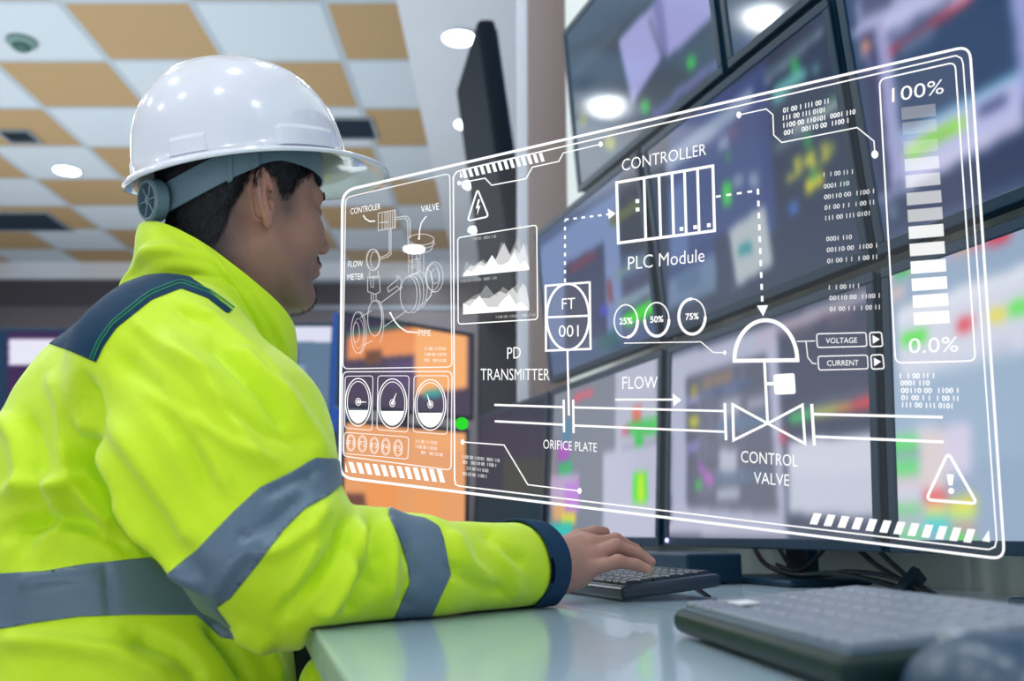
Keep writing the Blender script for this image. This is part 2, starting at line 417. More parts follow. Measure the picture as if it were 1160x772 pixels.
U = -D
def wallmon(s1, z0, h, w, tilt, label, T=.90, gap=.006, **kw):
    """s1 = far end along D; tilt>0 leans the top towards the viewer"""
    a = math.radians(tilt); v = Vector((-N.x*math.sin(a), -N.y*math.sin(a), math.cos(a)))
    c = W(s1-gap, T, CZ+z0+.003) + (Vector((0, 0, h/2)) - v*h/2)
    kw.setdefault('mount', TW-T-.055)
    return Mon('monitor', c, U, v, w-2*gap, h-.006, label, group='monitors on the control room wall', **kw)
S0, PW = 1.071, .616
green, red, yel = (40, 200, 60), (225, 60, 80), (215, 215, 60)
# ---- lower row
T3 = -3
m = wallmon(S0+PW, -.029, .392, PW, T3, 'lower-row monitor behind the small keyboard, diagrams left, dark panel right', mount=None, led=(.015, .01), stand=True)
m.paint((50, 58, 82), [
    ('p', (176, 180, 205), [(760, 405), (880, 365), (893, 640), (760, 640)]),
    ('p', (90, 92, 112), [(777, 427), (868, 400), (882, 582), (778, 575)]),
    ('p', (75, 80, 100), [(778, 430), (868, 402), (872, 440), (778, 462)], .6),
    ('p', (150, 140, 70), [(782, 438), (790, 435), (790, 455), (782, 458)]), ('dot', (190, 190, 60), (786, 478), 6), ('p', (150, 150, 215), [(779, 451), (793, 448), (793, 456), (779, 459)]),
    ('p', (180, 120, 60), [(796, 430), (830, 420), (830, 432), (796, 442)], .5), ('p', (60, 90, 150), [(795, 444), (850, 430), (850, 438), (795, 452)], .6),
    ('p', (140, 130, 200), [(779, 503), (792, 501), (792, 511), (779, 513)]),
    ('p', (190, 195, 215), [(818, 455), (838, 450), (838, 470), (818, 474)], .7), ('p', (190, 195, 215), [(846, 452), (868, 447), (868, 462), (846, 466)], .6),
    ('p', (205, 208, 225), [(815, 510), (835, 508), (835, 535), (815, 535)], .8), ('p', (90, 140, 180), [(812, 478), (870, 465), (870, 482), (812, 494)], .5),
    ('p', (80, 120, 160), [(810, 538), (870, 530), (870, 544), (810, 550)], .5), ('p', (190, 195, 215), [(812, 556), (838, 554), (838, 566), (812, 567)], .8),
    ('line', (170, 90, 190), ((793, 528), (806, 548)), 3), ('dot', green, (791, 550), 4), ('dot', (190, 90, 200), (803, 543), 5),
    ('txt', (180, 185, 205), (.18, .2, .45, .9), (16, 22), .35),
    ('p', (195, 192, 212), [(755, 590), (893, 605), (893, 625), (755, 612)]),
    ('p', (72, 78, 104), [(755, 606), (1005, 612), (1005, 640), (755, 640)]), ('txt', (160, 165, 190), (.0, .0, 1, .05), (1, 40), .4),
    ('p', (190, 190, 205), [(880, 365), (992, 322), (993, 338), (881, 378)], .75), ('p', (60, 66, 90), [(881, 378), (993, 338), (994, 470), (887, 480)]),
    ('txt', (210, 150, 160), (.5, .86, .95, .95), (3, 30), .5),
    ('line', (60, 200, 100), ((898, 474), (925, 468)), 5), ('line', (200, 205, 90), ((925, 468), (950, 463)), 4), ('line', (230, 150, 70), ((950, 463), (968, 459)), 4), ('line', (235, 60, 70), ((968, 459), (986, 455)), 5),
    ('p', (92, 100, 124), [(900, 460), (985, 438), (986, 450), (900, 470)], .6),
    ('p', (206, 208, 224), [(893, 500), (990, 490), (995, 588), (893, 583)]),
    ('p', (196, 200, 218), [(893, 540), (993, 535), (995, 588), (893, 583)]), ('dot', (215, 60, 90), (888, 496), 5)])
m = wallmon(S0+2*PW+.01, -.029, .392, PW, T3, 'lower-row monitor left of the small keyboard, grey screen with colour strip and green bar', mount=None, stand=True)
m.paint((122, 128, 142), [
    ('p', (182, 184, 204), [(697, 420), (744, 402), (744, 500), (697, 510)]), ('p', (190, 192, 214), [(683, 514), (745, 502), (748, 620), (683, 616)]),
    ('p', (222, 112, 90), [(716, 462), (726, 458), (726, 478), (716, 480)]), ('p', green, [(710, 480), (748, 470), (748, 492), (710, 494)], .8), ('dot', green, (724, 500), 5),
    ('p', (225, 70, 110), [(704, 486), (713, 484), (713, 492), (704, 493)], .8),
    ('p', (70, 235, 60), [(717, 536), (733, 534), (733, 570), (717, 571)]), ('p', (190, 240, 10), [(722, 538), (730, 537), (730, 568), (722, 569)]),
    ('p', (225, 90, 110), [(650, 448), (672, 440), (672, 448), (650, 456)]),
    ('p', (60, 130, 165), [(637, 478), (647, 474), (647, 500), (637, 502)], .8), ('p', (170, 70, 190), [(632, 505), (645, 502), (645, 524), (632, 526)], .9), ('p', (20, 180, 90), [(633, 524), (648, 522), (648, 538), (633, 539)], .9),
    ('p', (190, 165, 205), [(624, 540), (656, 536), (656, 572), (624, 574)], .9), ('p', (190, 120, 220), [(640, 548), (656, 545), (656, 580), (640, 582)], .9), ('p', (220, 170, 110), [(626, 572), (640, 570), (640, 590), (626, 590)]),
    ('p', (225, 215, 60), [(636, 582), (652, 580), (652, 594), (636, 596)]), ('p', (30, 190, 180), [(622, 594), (648, 592), (648, 625), (622, 625)])])
m = wallmon(S0+3*PW+.02, -.029, .392, PW, T3, 'dark lower-row monitor farthest along the wall, above the cuff', mount=None, stand=True)
m.paint((26, 34, 60), [('p', (52, 38, 66), [(520, 470), (640, 470), (640, 520), (520, 520)], .7), ('p', (66, 66, 48), [(570, 520), (640, 520), (640, 570), (570, 570)], .7), ('p', (20, 50, 62), [(520, 560), (640, 560), (640, 620), (520, 620)])], matte=True)
m = wallmon(S0-.004, -.029, .392, PW, T3, 'lower-row monitor at the right edge with coloured table cells and green, yellow and red tags', mount=None, stand=True)
m.paint((150, 172, 198), [
    ('p', (160, 180, 192), [(1000, 310), (1160, 250), (1160, 225), (1000, 285)], .8),
    ('p', (226, 190, 170), [(998, 310), (1012, 305), (1012, 318), (998, 322)], .7), ('p', green, [(1014, 303), (1030, 297), (1030, 310), (1014, 315)], .8), ('p', (225, 200, 90), [(1030, 298), (1038, 295), (1038, 305), (1030, 308)]),
    ('p', (40, 190, 215), [(1040, 290), (1065, 282), (1065, 296), (1040, 303)]), ('p', (205, 170, 225), [(1066, 284), (1082, 279), (1082, 290), (1066, 294)]), ('p', (245, 170, 110), [(1082, 277), (1096, 272), (1096, 285), (1082, 290)]),
    ('p', (240, 95, 110), [(1097, 270), (1122, 262), (1122, 276), (1097, 284)]), ('p', (235, 40, 60), [(1122, 262), (1145, 254), (1145, 270), (1122, 277)]),
    ('p', (215, 195, 190), [(1000, 330), (1026, 322), (1026, 338), (1000, 345)], .8),
    ('p', (214, 218, 234), [(1015, 352), (1170, 296), (1170, 400), (1020, 440)]), ('p', (232, 236, 246), [(1015, 352), (1170, 296), (1170, 312), (1016, 368)], .7),
    ('p', (235, 40, 55), [(1085, 362), (1102, 358), (1102, 372), (1085, 376)]), ('p', (248, 226, 20), [(1120, 354), (1138, 350), (1138, 362), (1120, 366)]), ('p', (80, 235, 60), [(1144, 345), (1165, 339), (1165, 352), (1144, 358)]),
    ('p', (60, 235, 40), [(1022, 379), (1050, 372), (1050, 386), (1022, 391)]), ('p', (190, 196, 214), [(1115, 392), (1145, 386), (1145, 402), (1115, 407)], .6),
    ('p', (160, 184, 208), [(1010, 430), (1170, 395), (1170, 520), (1010, 520)], .7),
    ('p', (205, 203, 218), [(1012, 492), (1042, 487), (1045, 600), (1012, 605)]), ('p', (90, 225, 110), [(1014, 496), (1040, 492), (1040, 508), (1014, 511)]), ('p', (130, 150, 180), [(1014, 512), (1042, 510), (1042, 518), (1014, 520)]),
    ('p', (90, 220, 115), [(1015, 521), (1041, 519), (1041, 537), (1015, 539)]), ('p', (218, 196, 206), [(1015, 542), (1042, 540), (1042, 550), (1015, 552)]), ('p', (210, 214, 232), [(1016, 553), (1042, 552), (1042, 560), (1016, 561)]),
    ('p', (110, 215, 130), [(1017, 572), (1043, 572), (1043, 583), (1017, 583)]), ('p', (150, 166, 190), [(1017, 585), (1043, 585), (1043, 592), (1017, 592)]),
    ('p', (222, 208, 210), [(1042, 490), (1070, 486), (1072, 560), (1045, 560)]), ('p', (205, 210, 228), [(1037, 484), (1060, 478), (1060, 487), (1037, 491)]), ('p', (235, 55, 70), [(1046, 558), (1072, 557), (1072, 566), (1046, 567)]), ('p', (225, 205, 165), [(1047, 567), (1073, 567), (1073, 575), (1047, 576)]),
    ('p', (232, 224, 110), [(1047, 575), (1073, 576), (1073, 584), (1047, 584)]), ('p', (70, 210, 220), [(1047, 585), (1074, 587), (1074, 602), (1047, 602)]), ('p', (100, 215, 120), [(1020, 600), (1045, 600), (1045, 612), (1020, 611)]),
    ('p', (214, 208, 232), [(1070, 484), (1092, 478), (1100, 484), (1102, 536), (1072, 537)]), ('p', (240, 226, 60), [(1076, 566), (1104, 563), (1105, 580), (1076, 582)]), ('p', (160, 235, 170), [(1077, 582), (1105, 582), (1105, 592), (1077, 592)]),
    ('p', (232, 120, 150), [(1078, 592), (1105, 592), (1106, 600), (1078, 600)]), ('p', (90, 225, 80), [(1075, 604), (1104, 606), (1104, 618), (1075, 616)]),
    ('p', (170, 200, 220), [(1110, 620), (1170, 626), (1170, 650), (1110, 645)])])
# ---- middle row
m = wallmon(S0+PW, .372, .405, PW, 6, 'middle-row monitor with blue left half, yellow numerals and dark right half', T=.885)
m.paint((26, 44, 74), [
    ('p', (44, 62, 118), [(757, 150), (868, 70), (880, 260), (757, 350)]), ('p', (150, 165, 190), [(754, 176), (852, 98), (853, 118), (754, 200)], .85), ('p', (60, 78, 128), [(757, 200), (860, 120), (866, 230), (757, 300)], .6),
    ('p', (120, 150, 200), [(757, 215), (775, 205), (780, 290), (760, 300)], .5), ('p', (150, 165, 190), [(812, 160), (825, 152), (827, 166), (814, 172)], .8), ('p', (95, 70, 110), [(826, 145), (838, 138), (838, 155), (826, 160)], .7),
    ('dot', (40, 160, 70), (825, 178), 4, .7), ('p', (55, 200, 80), [(818, 208), (828, 206), (829, 232), (819, 234)]), ('p', (150, 165, 185), [(830, 200), (842, 196), (843, 210), (831, 214)], .7), ('p', (160, 175, 195), [(848, 198), (858, 194), (860, 212), (850, 214)], .7),
    ('p', (172, 182, 188), [(822, 262), (866, 232), (876, 300), (828, 330)]), ('p', (110, 135, 165), [(757, 318), (812, 285), (812, 330), (757, 352)], .8), ('p', (70, 104, 140), [(765, 312), (792, 300), (795, 322), (768, 334)]),
    ('p', (38, 52, 84), [(808, 270), (826, 262), (834, 325), (815, 335)]), ('p', (30, 130, 140), [(836, 280), (850, 275), (852, 285), (837, 290)]),
    ('line', (130, 145, 165), ((868, 92), (932, 34)), 3), ('line', (70, 90, 112), ((868, 86), (918, 42)), 4),
    ('dot', (30, 170, 70), (900, 74), 5), ('line', (95, 170, 170), ((882, 104), (908, 84)), 7), ('dot', (100, 170, 170), (924, 78), 4), ('line', (90, 160, 165), ((880, 112), (886, 106)), 6),
    ('line', (150, 165, 160), ((900, 146), (948, 118)), 5), ('line', (75, 95, 112), ((880, 168), (915, 146)), 5), ('dot', (30, 165, 70), (915, 160), 6, .8), ('dot', (40, 140, 70), (942, 110), 4, .7),
    ('dot', (210, 205, 60), (894, 202), 4)] + 
    [('line', (196, 196, 62), q, 2.6) for q in (((899, 182), (906, 180)), ((906, 180), (902, 190)), ((902, 190), (908, 193)), ((908, 193), (900, 200)), ((917, 174), (912, 186)), ((912, 186), (922, 183)), ((921, 172), (921, 192)), ((930, 166), (937, 164)), ((937, 164), (933, 173)), ((933, 173), (939, 177)), ((939, 177), (931, 183)))] + [
    ('dot', (196, 196, 62), (926, 188), 2.2), ('dot', (180, 180, 70), (943, 168), 4),
    ('p', (222, 206, 40), [(911, 206), (932, 195), (934, 206), (914, 221)]), ('dot', (30, 160, 70), (922, 198), 5, .8), ('dot', (40, 140, 80), (955, 208), 5, .5), ('dot', (50, 110, 190), (899, 236), 6),
    ('p', (120, 150, 165), [(944, 0), (950, 0), (988, 300), (981, 302)], .55), ('p', (22, 72, 88), [(950, 0), (990, 0), (1004, 300), (988, 300)], .9)])
m = wallmon(S0+2*PW+.01, .372, .405, PW, 6, 'middle-row monitor farthest along the wall, pale blue window with dark red bar', T=.885)
m.paint((62, 82, 122), [
    ('p', (112, 134, 180), [(612, 280), (700, 215), (705, 380), (615, 400)]), ('p', (42, 50, 88), [(640, 300), (684, 275), (688, 380), (640, 395)]), ('line', (110, 40, 70), ((648, 305), (672, 290)), 4), ('line', (120, 60, 80), ((690, 320), (692, 340)), 3),
    ('p', (30, 42, 62), [(700, 200), (750, 170), (752, 280), (703, 290)]), ('line', (90, 100, 50), ((695, 250), (722, 232)), 5), ('line', (110, 135, 140), ((700, 312), (742, 286)), 4), ('p', (50, 52, 92), [(706, 320), (745, 300), (748, 330), (710, 345)]),
    ('line', (120, 145, 160), ((702, 345), (748, 322)), 5), ('line', (60, 220, 40), ((712, 362), (745, 345)), 7), ('dot', (60, 60, 190), (684, 352), 5), ('p', (30, 90, 90), [(676, 382), (700, 370), (702, 392), (678, 400)], .8)])
m = wallmon(S0-.004, .372, .405, PW, 6, 'middle-row monitor at the top right corner with lavender window, red line and lime bar', T=.885)
m.paint((40, 66, 104), [
    ('p', (198, 196, 230), [(960, 40), (1110, -60), (1100, 0), (978, 42)]), ('p', (176, 178, 220), [(968, 0), (1060, -30), (1080, 0), (975, 70)], .8), ('p', (60, 66, 100), [(972, 2), (1010, -20), (1012, 4), (978, 20)], .8),
    ('p', (160, 162, 208), [(990, 30), (1006, 22), (1026, 200), (1010, 215)]), ('p', (36, 44, 84), [(974, 40), (990, 32), (1010, 215), (996, 225)]), ('dot', (225, 150, 130), (981, 52), 6), ('p', (150, 155, 200), [(979, 62), (986, 60), (990, 82), (982, 84)], .7),
    ('p', (192, 194, 232), [(1000, 20), (1120, -40), (1120, -30), (1002, 40)]),
    ('line', (225, 60, 80), ((1008, 58), (1100, -3)), 3.4), ('line', (84, 104, 140), ((1024, 58), (1054, 36)), 7), ('line', (60, 80, 120), ((1006, 40), (1085, -6)), 2),
    ('p', (128, 190, 225), [(1020, 150), (1158, 78), (1158, 84), (1022, 158)]), ('p', (186, 190, 232), [(1022, 158), (1158, 84), (1162, 130), (1026, 215)]), ('p', (212, 208, 240), [(1024, 200), (1162, 128), (1164, 148), (1028, 218)], .8),
    ('line', (140, 236, 50), ((1032, 172), (1088, 140)), 6.5), ('line', (96, 160, 50), ((1042, 166), (1076, 147)), 1.6), ('line', (48, 62, 110), ((1112, 126), (1138, 113)), 5),
    ('p', (150, 160, 215), [(1142, -20), (1190, -40), (1190, 100), (1158, 110)]), ('p', (34, 50, 88), [(1005, 230), (1170, 140), (1170, 215), (1006, 282)]), 
    ('line', (120, 132, 170), ((1008, 268), (1160, 205)), 2), ('line', (110, 135, 150), ((1010, 235), (1013, 245)), 4), ('line', (180, 180, 215), ((998, 226), (1028, 212)), 2.5)])
# ---- top row
m = wallmon(2.05, .795, .42, .67, 5, 'top-row monitor with large lavender windows and small green marks', T=.86)
m.paint((38, 64, 90), [
    ('p', (156, 160, 216), [(700, 46), (742, 2), (752, 62), (716, 118)]), ('p', (152, 156, 212), [(742, 2), (770, -40), (810, -40), (808, 20), (756, 66)]), ('p', (112, 116, 176), [(738, 4), (750, -10), (758, 58), (750, 66)], .9),
    ('line', (30, 48, 62), ((735, 20), (752, 70)), 1), ('p', (42, 70, 88), [(722, 116), (812, 26), (814, 60), (730, 150)], .8), ('dot', (30, 185, 70), (783, 71), 6), ('dot', (30, 175, 80), (731, 121), 6), ('line', (30, 150, 80), ((790, 108), (804, 98)), 5), ('line', (30, 160, 80), ((738, 156), (750, 148)), 5),
    ('line', (110, 112, 170), ((765, 108), (812, 72)), 4), ('line', (90, 96, 150), ((742, 130), (760, 116)), 5), ('dot', (190, 185, 60), (691, 162), 7, .8), ('dot', (130, 130, 50), (660, 136), 6, .8), ('p', (60, 88, 108), [(650, 75), (700, 25), (700, 40), (652, 90)], .6)])
m = wallmon(1.375, .795, .42, .67, 5, 'top-row monitor with dark blank screen above the yellow numerals', T=.86)
m.paint((40, 70, 96), [('dot', (50, 74, 130), (845, 46), 9, .6)])

# ---- cables under the lower row
def cable(pts, r, label, cat='cable'):
    bm = bmesh.new(); add_tube(bm, bez(pts, 14), r, 8); o = link('cable', bm_mesh('cable', bm, True), mat('cable_rubber', (18, 36, 50), .4)); tag(o, label, cat, 'cables hanging under the monitors'); set_origin(o, pts[0]); return o
YC = 1.50
cable([P(850, 612, 1.72), P(868, 640, 1.62), P(905, 652, 1.55), P(945, 650, 1.47), P(1005, 662, 1.40), P(1035, 676, 1.36), P(1062, 690, 1.32)], .0042, 'black cable looping lowest under the monitor edge and through the clip')
cable([P(878, 612, 1.66), P(895, 640, 1.60), P(925, 652, 1.55), P(960, 648, 1.45), P(1000, 652, 1.40), P(1030, 662, 1.36), P(1058, 680, 1.32)], .0036, 'black cable in the middle of the bundle under the monitor')
cable([P(938, 618, 1.56), P(915, 642, 1.56), P(898, 647, 1.56), P(880, 640, 1.6)], .0034, 'short black cable curving back down left of the stand post')
cable([P(968, 618, 1.46), P(992, 640, 1.42), P(1018, 656, 1.38), P(1046, 672, 1.34)], .0042, 'black cable running from the stand post down into the clip')
cable([P(990, 618, 1.42), P(1010, 638, 1.40), P(1036, 660, 1.36), P(1075, 684, 1.31)], .0042, 'black cable rightmost of the bundle, longest past the clip')
bm = bmesh.new(); c = P(1031, 662, 1.365); c2 = P(1036, 652, 1.362)
ax = (P(1042, 668, 1.35)-c).normalized(); uz = ax.cross(Vector((0, 1, 0))).normalized(); ay = uz.cross(ax)
add_box(bm, frame(c, ax, ay, uz), (-.006, -.014, -.024), (.008, .012, .022), .003); o = link('cable_clip', bm_mesh('cable_clip', bm), mat('clip_plastic', (14, 44, 60), .4)); tag(o, 'dark clip strapping the cable bundle together', 'clip')
set_origin(o, c)

# ---- monitors at the desks farther back
def farmon(tl, tr, bl, y1, y2, label, base, ops, nu=90, **kw):
    """corner pixels and the depth of left / right edge"""
    a = P(*tl, y1); b = P(*tr, y2); c = P(*bl, y1)
    u = b-a; u.z = 0
    h = (a-c).z; o = Vector((a.x, a.y, c.z)); u2 = Vector((b.x-a.x, b.y-a.y, 0))
    m = Mon('monitor', o, u2, Vector((0, 0, 1)), u2.length, h, label, group='monitors at the desks farther back', nu=nu, pole=.735, **kw)
    m.paint(base, ops); return m
org = (255, 180, 112)
farmon((388, 352), (538, 332), (388, 462), 3.30, 3.70, 'orange and violet monitor, upper of the two seen behind the drawn gauges', (72, 58, 86),
       [('p', org, [(468, 345), (530, 338), (530, 440), (470, 448)]), ('p', (240, 150, 88), [(393, 382), (470, 370), (470, 402), (393, 408)]), ('p', (50, 30, 66), [(393, 360), (470, 350), (470, 370), (393, 380)]), ('line', (60, 160, 110), ((395, 378), (470, 366)), 1.5),
        ('p', (112, 70, 50), [(414, 398), (432, 396), (432, 412), (414, 414)]), ('p', (90, 66, 110), [(440, 410), (470, 408), (470, 440), (440, 440)]), ('p', (60, 160, 160), [(480, 444), (500, 440), (500, 450), (480, 452)])])
farmon((388, 474), (532, 482), (388, 634), 3.20, 3.55, 'orange monitor, lower of the two above the forearm', (238, 165, 108),
       [('p', (245, 160, 96), [(415, 545), (450, 545), (450, 580), (415, 580)]), ('p', (245, 165, 100), [(470, 560), (498, 560), (498, 590), (470, 590)]), ('p', (120, 80, 70), [(390, 560), (414, 560), (414, 590), (390, 590)]), ('p', (250, 175, 110), [(470, 490), (528, 494), (528, 512), (470, 508)], .7)])
farmon((300, 366), (380, 366), (300, 486), 4.1, 4.1, 'grey-screened monitor with white top bar between the collar and the projected panel', (98, 122, 150),
       [('p', (226, 228, 248), [(300, 368), (376, 370), (376, 388), (300, 386)]), ('p', (66, 92, 126), [(300, 392), (338, 392), (338, 412), (300, 412)]), ('p', (150, 176, 198), [(305, 414), (345, 414), (345, 430), (305, 430)], .8), ('p', (66, 92, 122), [(310, 432), (345, 432), (345, 465), (310, 465)])])
farmon((300, 490), (380, 490), (300, 580), 4.0, 4.0, 'bright blue monitor screen low behind the upper sleeve', (28, 110, 228), [], nu=40)
farmon((-30, 372), (75, 372), (-30, 520), 4.2, 4.2, 'monitor at the far left with bright white top bar and magenta screen', (60, 30, 80),
       [('p', (238, 236, 252), [(10, 384), (64, 384), (64, 414), (10, 414)]), ('p', (22, 50, 80), [(-30, 372), (8, 372), (8, 520), (-30, 520)])])
bm = bmesh.new()
a = P(368, 366, 4.05); 
add_box(bm, frame((0, 0, 0), (1, 0, 0), (0, 1, 0), (0, 0, 1)), (P(377, 400, 4.05).x, 4.03, .74), (P(388, 400, 4.05).x, 4.3, P(380, 355, 4.05).z), .004)
o = link('partition_panel', bm_mesh('partition_panel', bm), mat('blue_panel', (16, 74, 160), .3, emit=(20, 80, 170), es=.0)); tag(o, 'narrow blue panel between the grey and orange monitors', 'panel')
# far desks that carry them
def fardesk(x0, x1, y0, y1, label):
    root = empty('back_desk', ((x0+x1)/2, (y0+y1)/2, 0), label, 'desk')
    bm = bmesh.new(); add_box(bm, Matrix.Identity(4), (x0, y0, .70), (x1, y1, .735), .003); link('worktop', bm_mesh('worktop', bm), m_desk, root)
    for x in (x0+.06, x1-.06):
        bm = bmesh.new(); add_box(bm, Matrix.Identity(4), (x-.02, y0+.03, .001), (x+.02, y1-.03, .6995), .002); link('side_panel', bm_mesh('side_panel', bm), MATS['desk_side'], root)
fardesk(-2.9, -.17, 3.13, 4.7, 'long desk in the background carrying the far monitors')

c = P(765, 640, 1.70); bx = empty('dark_box', (c.x, c.y, DESK_Z), 'small dark box on the desk standing in for the monitor underside left of the keyboard', 'device')  # box put in for the dark underside of the monitor
bm = bmesh.new(); add_box(bm, frame((c.x, c.y, DESK_Z+.0025), N, D, (0, 0, 1)), (-.05, -.13, 0), (.05, .10, .046), .004, 2); link('housing', bm_mesh('housing', bm), m_bez, bx)
for y in (-.10, .07):
    bm = bmesh.new(); add_box(bm, frame((c.x, c.y, DESK_Z), N, D, (0, 0, 1)), (-.04, y, .0002), (.04, y+.02, .0024)); link('rubber_foot', bm_mesh('rubber_foot', bm), m_navy, bx)

rk = empty('equipment_rack', (P(570, 400, 3.6).x, 3.75, 0), 'tall dark equipment rack standing between the far monitors and the column', 'equipment rack')
rx0, rx1, rz = P(541, 400, 3.6).x, P(599, 400, 3.6).x, P(560, 200, 3.6).z
bm = bmesh.new(); add_box(bm, Matrix.Identity(4), (rx0, 3.6, .001), (rx1, 4.1, rz), .006, 2); link('cabinet_body', bm_mesh('cabinet_body', bm), mat('rack_shell', (8, 30, 48), .5, spec=.3), rk)
bm = bmesh.new(); add_box(bm, Matrix.Identity(4), (rx0+.012, 3.588, .05), (rx1-.012, 3.599, rz-.04), .002, 1); dr = link('door', bm_mesh('door', bm), mat('rack_door', (12, 26, 44), .3), rk)
bm = bmesh.new(); add_box(bm, Matrix.Identity(4), (rx1-.03, 3.575, 1.0), (rx1-.022, 3.5875, 1.12), .002, 1); link('handle', bm_mesh('handle', bm), mat('vent_slat', (90, 105, 115), .5), dr)
for k in range(10):
    bm = bmesh.new(); add_box(bm, Matrix.Identity(4), (rx0+.025, 3.584, rz-.12-.03*k), (rx1-.045, 3.5875, rz-.105-.03*k)); link('vent_slot', bm_mesh('vent_slot', bm), mat('slot_black', (3, 8, 14), .7), dr)
# ---------------------------------------------------------------- projected see-through panel
HP0 = P(388, 380, 1.10); _h1 = P(1120, 380, .93); _h2 = P(386, 535, 1.10)
HN = (_h1-HP0).cross(_h2-HP0).normalized()
if HN.y > 0: HN = -HN
def H(px, py, lift=0.0):
    return on_plane(px, py, HP0 + HN*lift, HN)
def holo(name, strength, alpha=1.0):
    m = bpy.data.materials.new(name); m.use_nodes = True; nt = m.node_tree; nt.nodes.clear()
    o = nt.nodes.new('ShaderNodeOutputMaterial'); e = nt.nodes.new('ShaderNodeEmission'); t = nt.nodes.new('ShaderNodeBsdfTransparent'); mx = nt.nodes.new('ShaderNodeMixShader')
    e.inputs[0].default_value = (1, 1, 1, 1); e.inputs[1].default_value = strength; mx.inputs[0].default_value = alpha
    nt.links.new(t.outputs[0], mx.inputs[1]); nt.links.new(e.outputs[0], mx.inputs[2]); nt.links.new(mx.outputs[0], o.inputs[0]); return m
hA = holo('hologram_bright', .95); hB = holo('hologram_soft', 1.0, .72); hC = holo('hologram_faint', .95, .45); hD = holo('hologram_ghost', .8, .22); hT = holo('hologram_tint', .8, .03)
hG = mat('hologram_green', (10, 160, 10), .5, emit=(12, 165, 14), es=1.0)
hud = empty('projected_panel', H(760, 340)); tag(hud, 'see-through glowing white control panel diagram floating in front of the monitors', 'display')
LIFT = [0.0]
class Art:
    def __init__(s): s.v = []; s.f = []; s.c = [0]; LIFT[0] += .00004; s.l = LIFT[0]
    def cut(s): s.c.append(len(s.f))
    def poly(s, pts, lift=0.0):
        i = len(s.v); s.v += [H(x, y, lift+s.l) for x, y in pts]; s.f.append(list(range(i, i+len(pts))))
    def stroke(s, pts, w, closed=False, w2=None):
        pts = [np.array(p, float) for p in pts]; n = len(pts); L = []; R = []
        for i, p in enumerate(pts):
            a = pts[i-1] if (i > 0 or closed) else None; b = pts[(i+1) % n] if (i < n-1 or closed) else None
            da = (p-a)/(np.linalg.norm(p-a)+1e-9) if a is not None else None; db = (b-p)/(np.linalg.norm(b-p)+1e-9) if b is not None else None
            if da is None: da = db
            if db is None: db = da
            na = np.array((-da[1], da[0])); nb = np.array((-db[1], db[0])); m = na+nb; m /= (np.linalg.norm(m)+1e-9); k = min(2.0, 1/max(.3, m.dot(na)))
            hw = (w if w2 is None else w+(w2-w)*i/(n-1))/2*k; L.append(p+m*hw); R.append(p-m*hw)
        for i in range(n if closed else n-1):
            j = (i+1) % n; s.poly([L[i], L[j], R[j], R[i]])
    def dash(s, a, b, w, on, off):
        a = np.array(a, float); b = np.array(b, float); L = np.linalg.norm(b-a); d = (b-a)/L; t = 0
        while t < L: s.stroke([a+d*t, a+d*min(L, t+on)], w); t += on+off
    def disc(s, c, rx, ry=None, n=24):
        ry = ry or rx; s.poly([(c[0]+rx*math.cos(2*math.pi*k/n), c[1]+ry*math.sin(2*math.pi*k/n)) for k in range(n)])
    def ring(s, c, rx, ry, w, a0=0, a1=360, n=48, w2=None):
        pts = [(c[0]+rx*math.cos(math.radians(a0+(a1-a0)*k/n)), c[1]+ry*math.sin(math.radians(a0+(a1-a0)*k/n))) for k in range(n + (0 if a1-a0 == 360 else 1))]
        s.stroke(pts, w, closed=(a1-a0 == 360))
    def done(s, name, m, label=None, parent=None):
        ends = s.c[1:]+[len(s.f)]
        for a_, b_ in zip(s.c[:-1], s.c[1:]):
            idx = sorted({i for f in s.f[a_:b_] for i in f}); mp = {i: k for k, i in enumerate(idx)}
            if idx: link(name, mesh(name, [s.v[i] for i in idx], [[mp[i] for i in f] for f in s.f[a_:b_]]), m, parent or hud)
        if len(s.c) > 1:
            fs = s.f[s.c[-1]:]; idx = sorted({i for f in fs for i in f}); mp = {i: k for k, i in enumerate(idx)}; s.v = [s.v[i] for i in idx]; s.f = [[mp[i] for i in f] for f in fs]
        o = link(name, mesh(name, s.v, s.f), m, parent or hud)
        if label: o['label'] = label
        return o
def rquad(c, r, n=6):
    """rounded quadrilateral through four pixel corners"""
    out = []
    for i in range(4):
        p = np.array(c[i], float); a = np.array(c[i-1], float); b = np.array(c[(i+1) % 4], float)
        ua = (a-p)/np.linalg.norm(a-p); ub = (b-p)/np.linalg.norm(b-p); s0 = p+ua*r; e0 = p+ub*r
        for k in range(n+1):
            t = k/n; out.append(tuple(s0*(1-t)**2+p*2*t*(1-t)+e0*t*t))
    return out
_tc = {}
def text_geo(body, off):
    k = (body, off)
    if k in _tc: return _tc[k]
    cu = bpy.data.curves.new('t', 'FONT'); cu.body = body; cu.resolution_u = 3; cu.offset = off
    o = bpy.data.objects.new('t', cu); COL.objects.link(o); dg = bpy.context.evaluated_depsgraph_get(); dg.update()
    me = bpy.data.meshes.new_from_object(o.evaluated_get(dg)); v = [tuple(q.co) for q in me.vertices]; f = [list(p.vertices) for p in me.polygons]
    bpy.data.objects.remove(o); bpy.data.curves.remove(cu); bpy.data.meshes.remove(me)
    _tc[k] = (v, f); return v, f
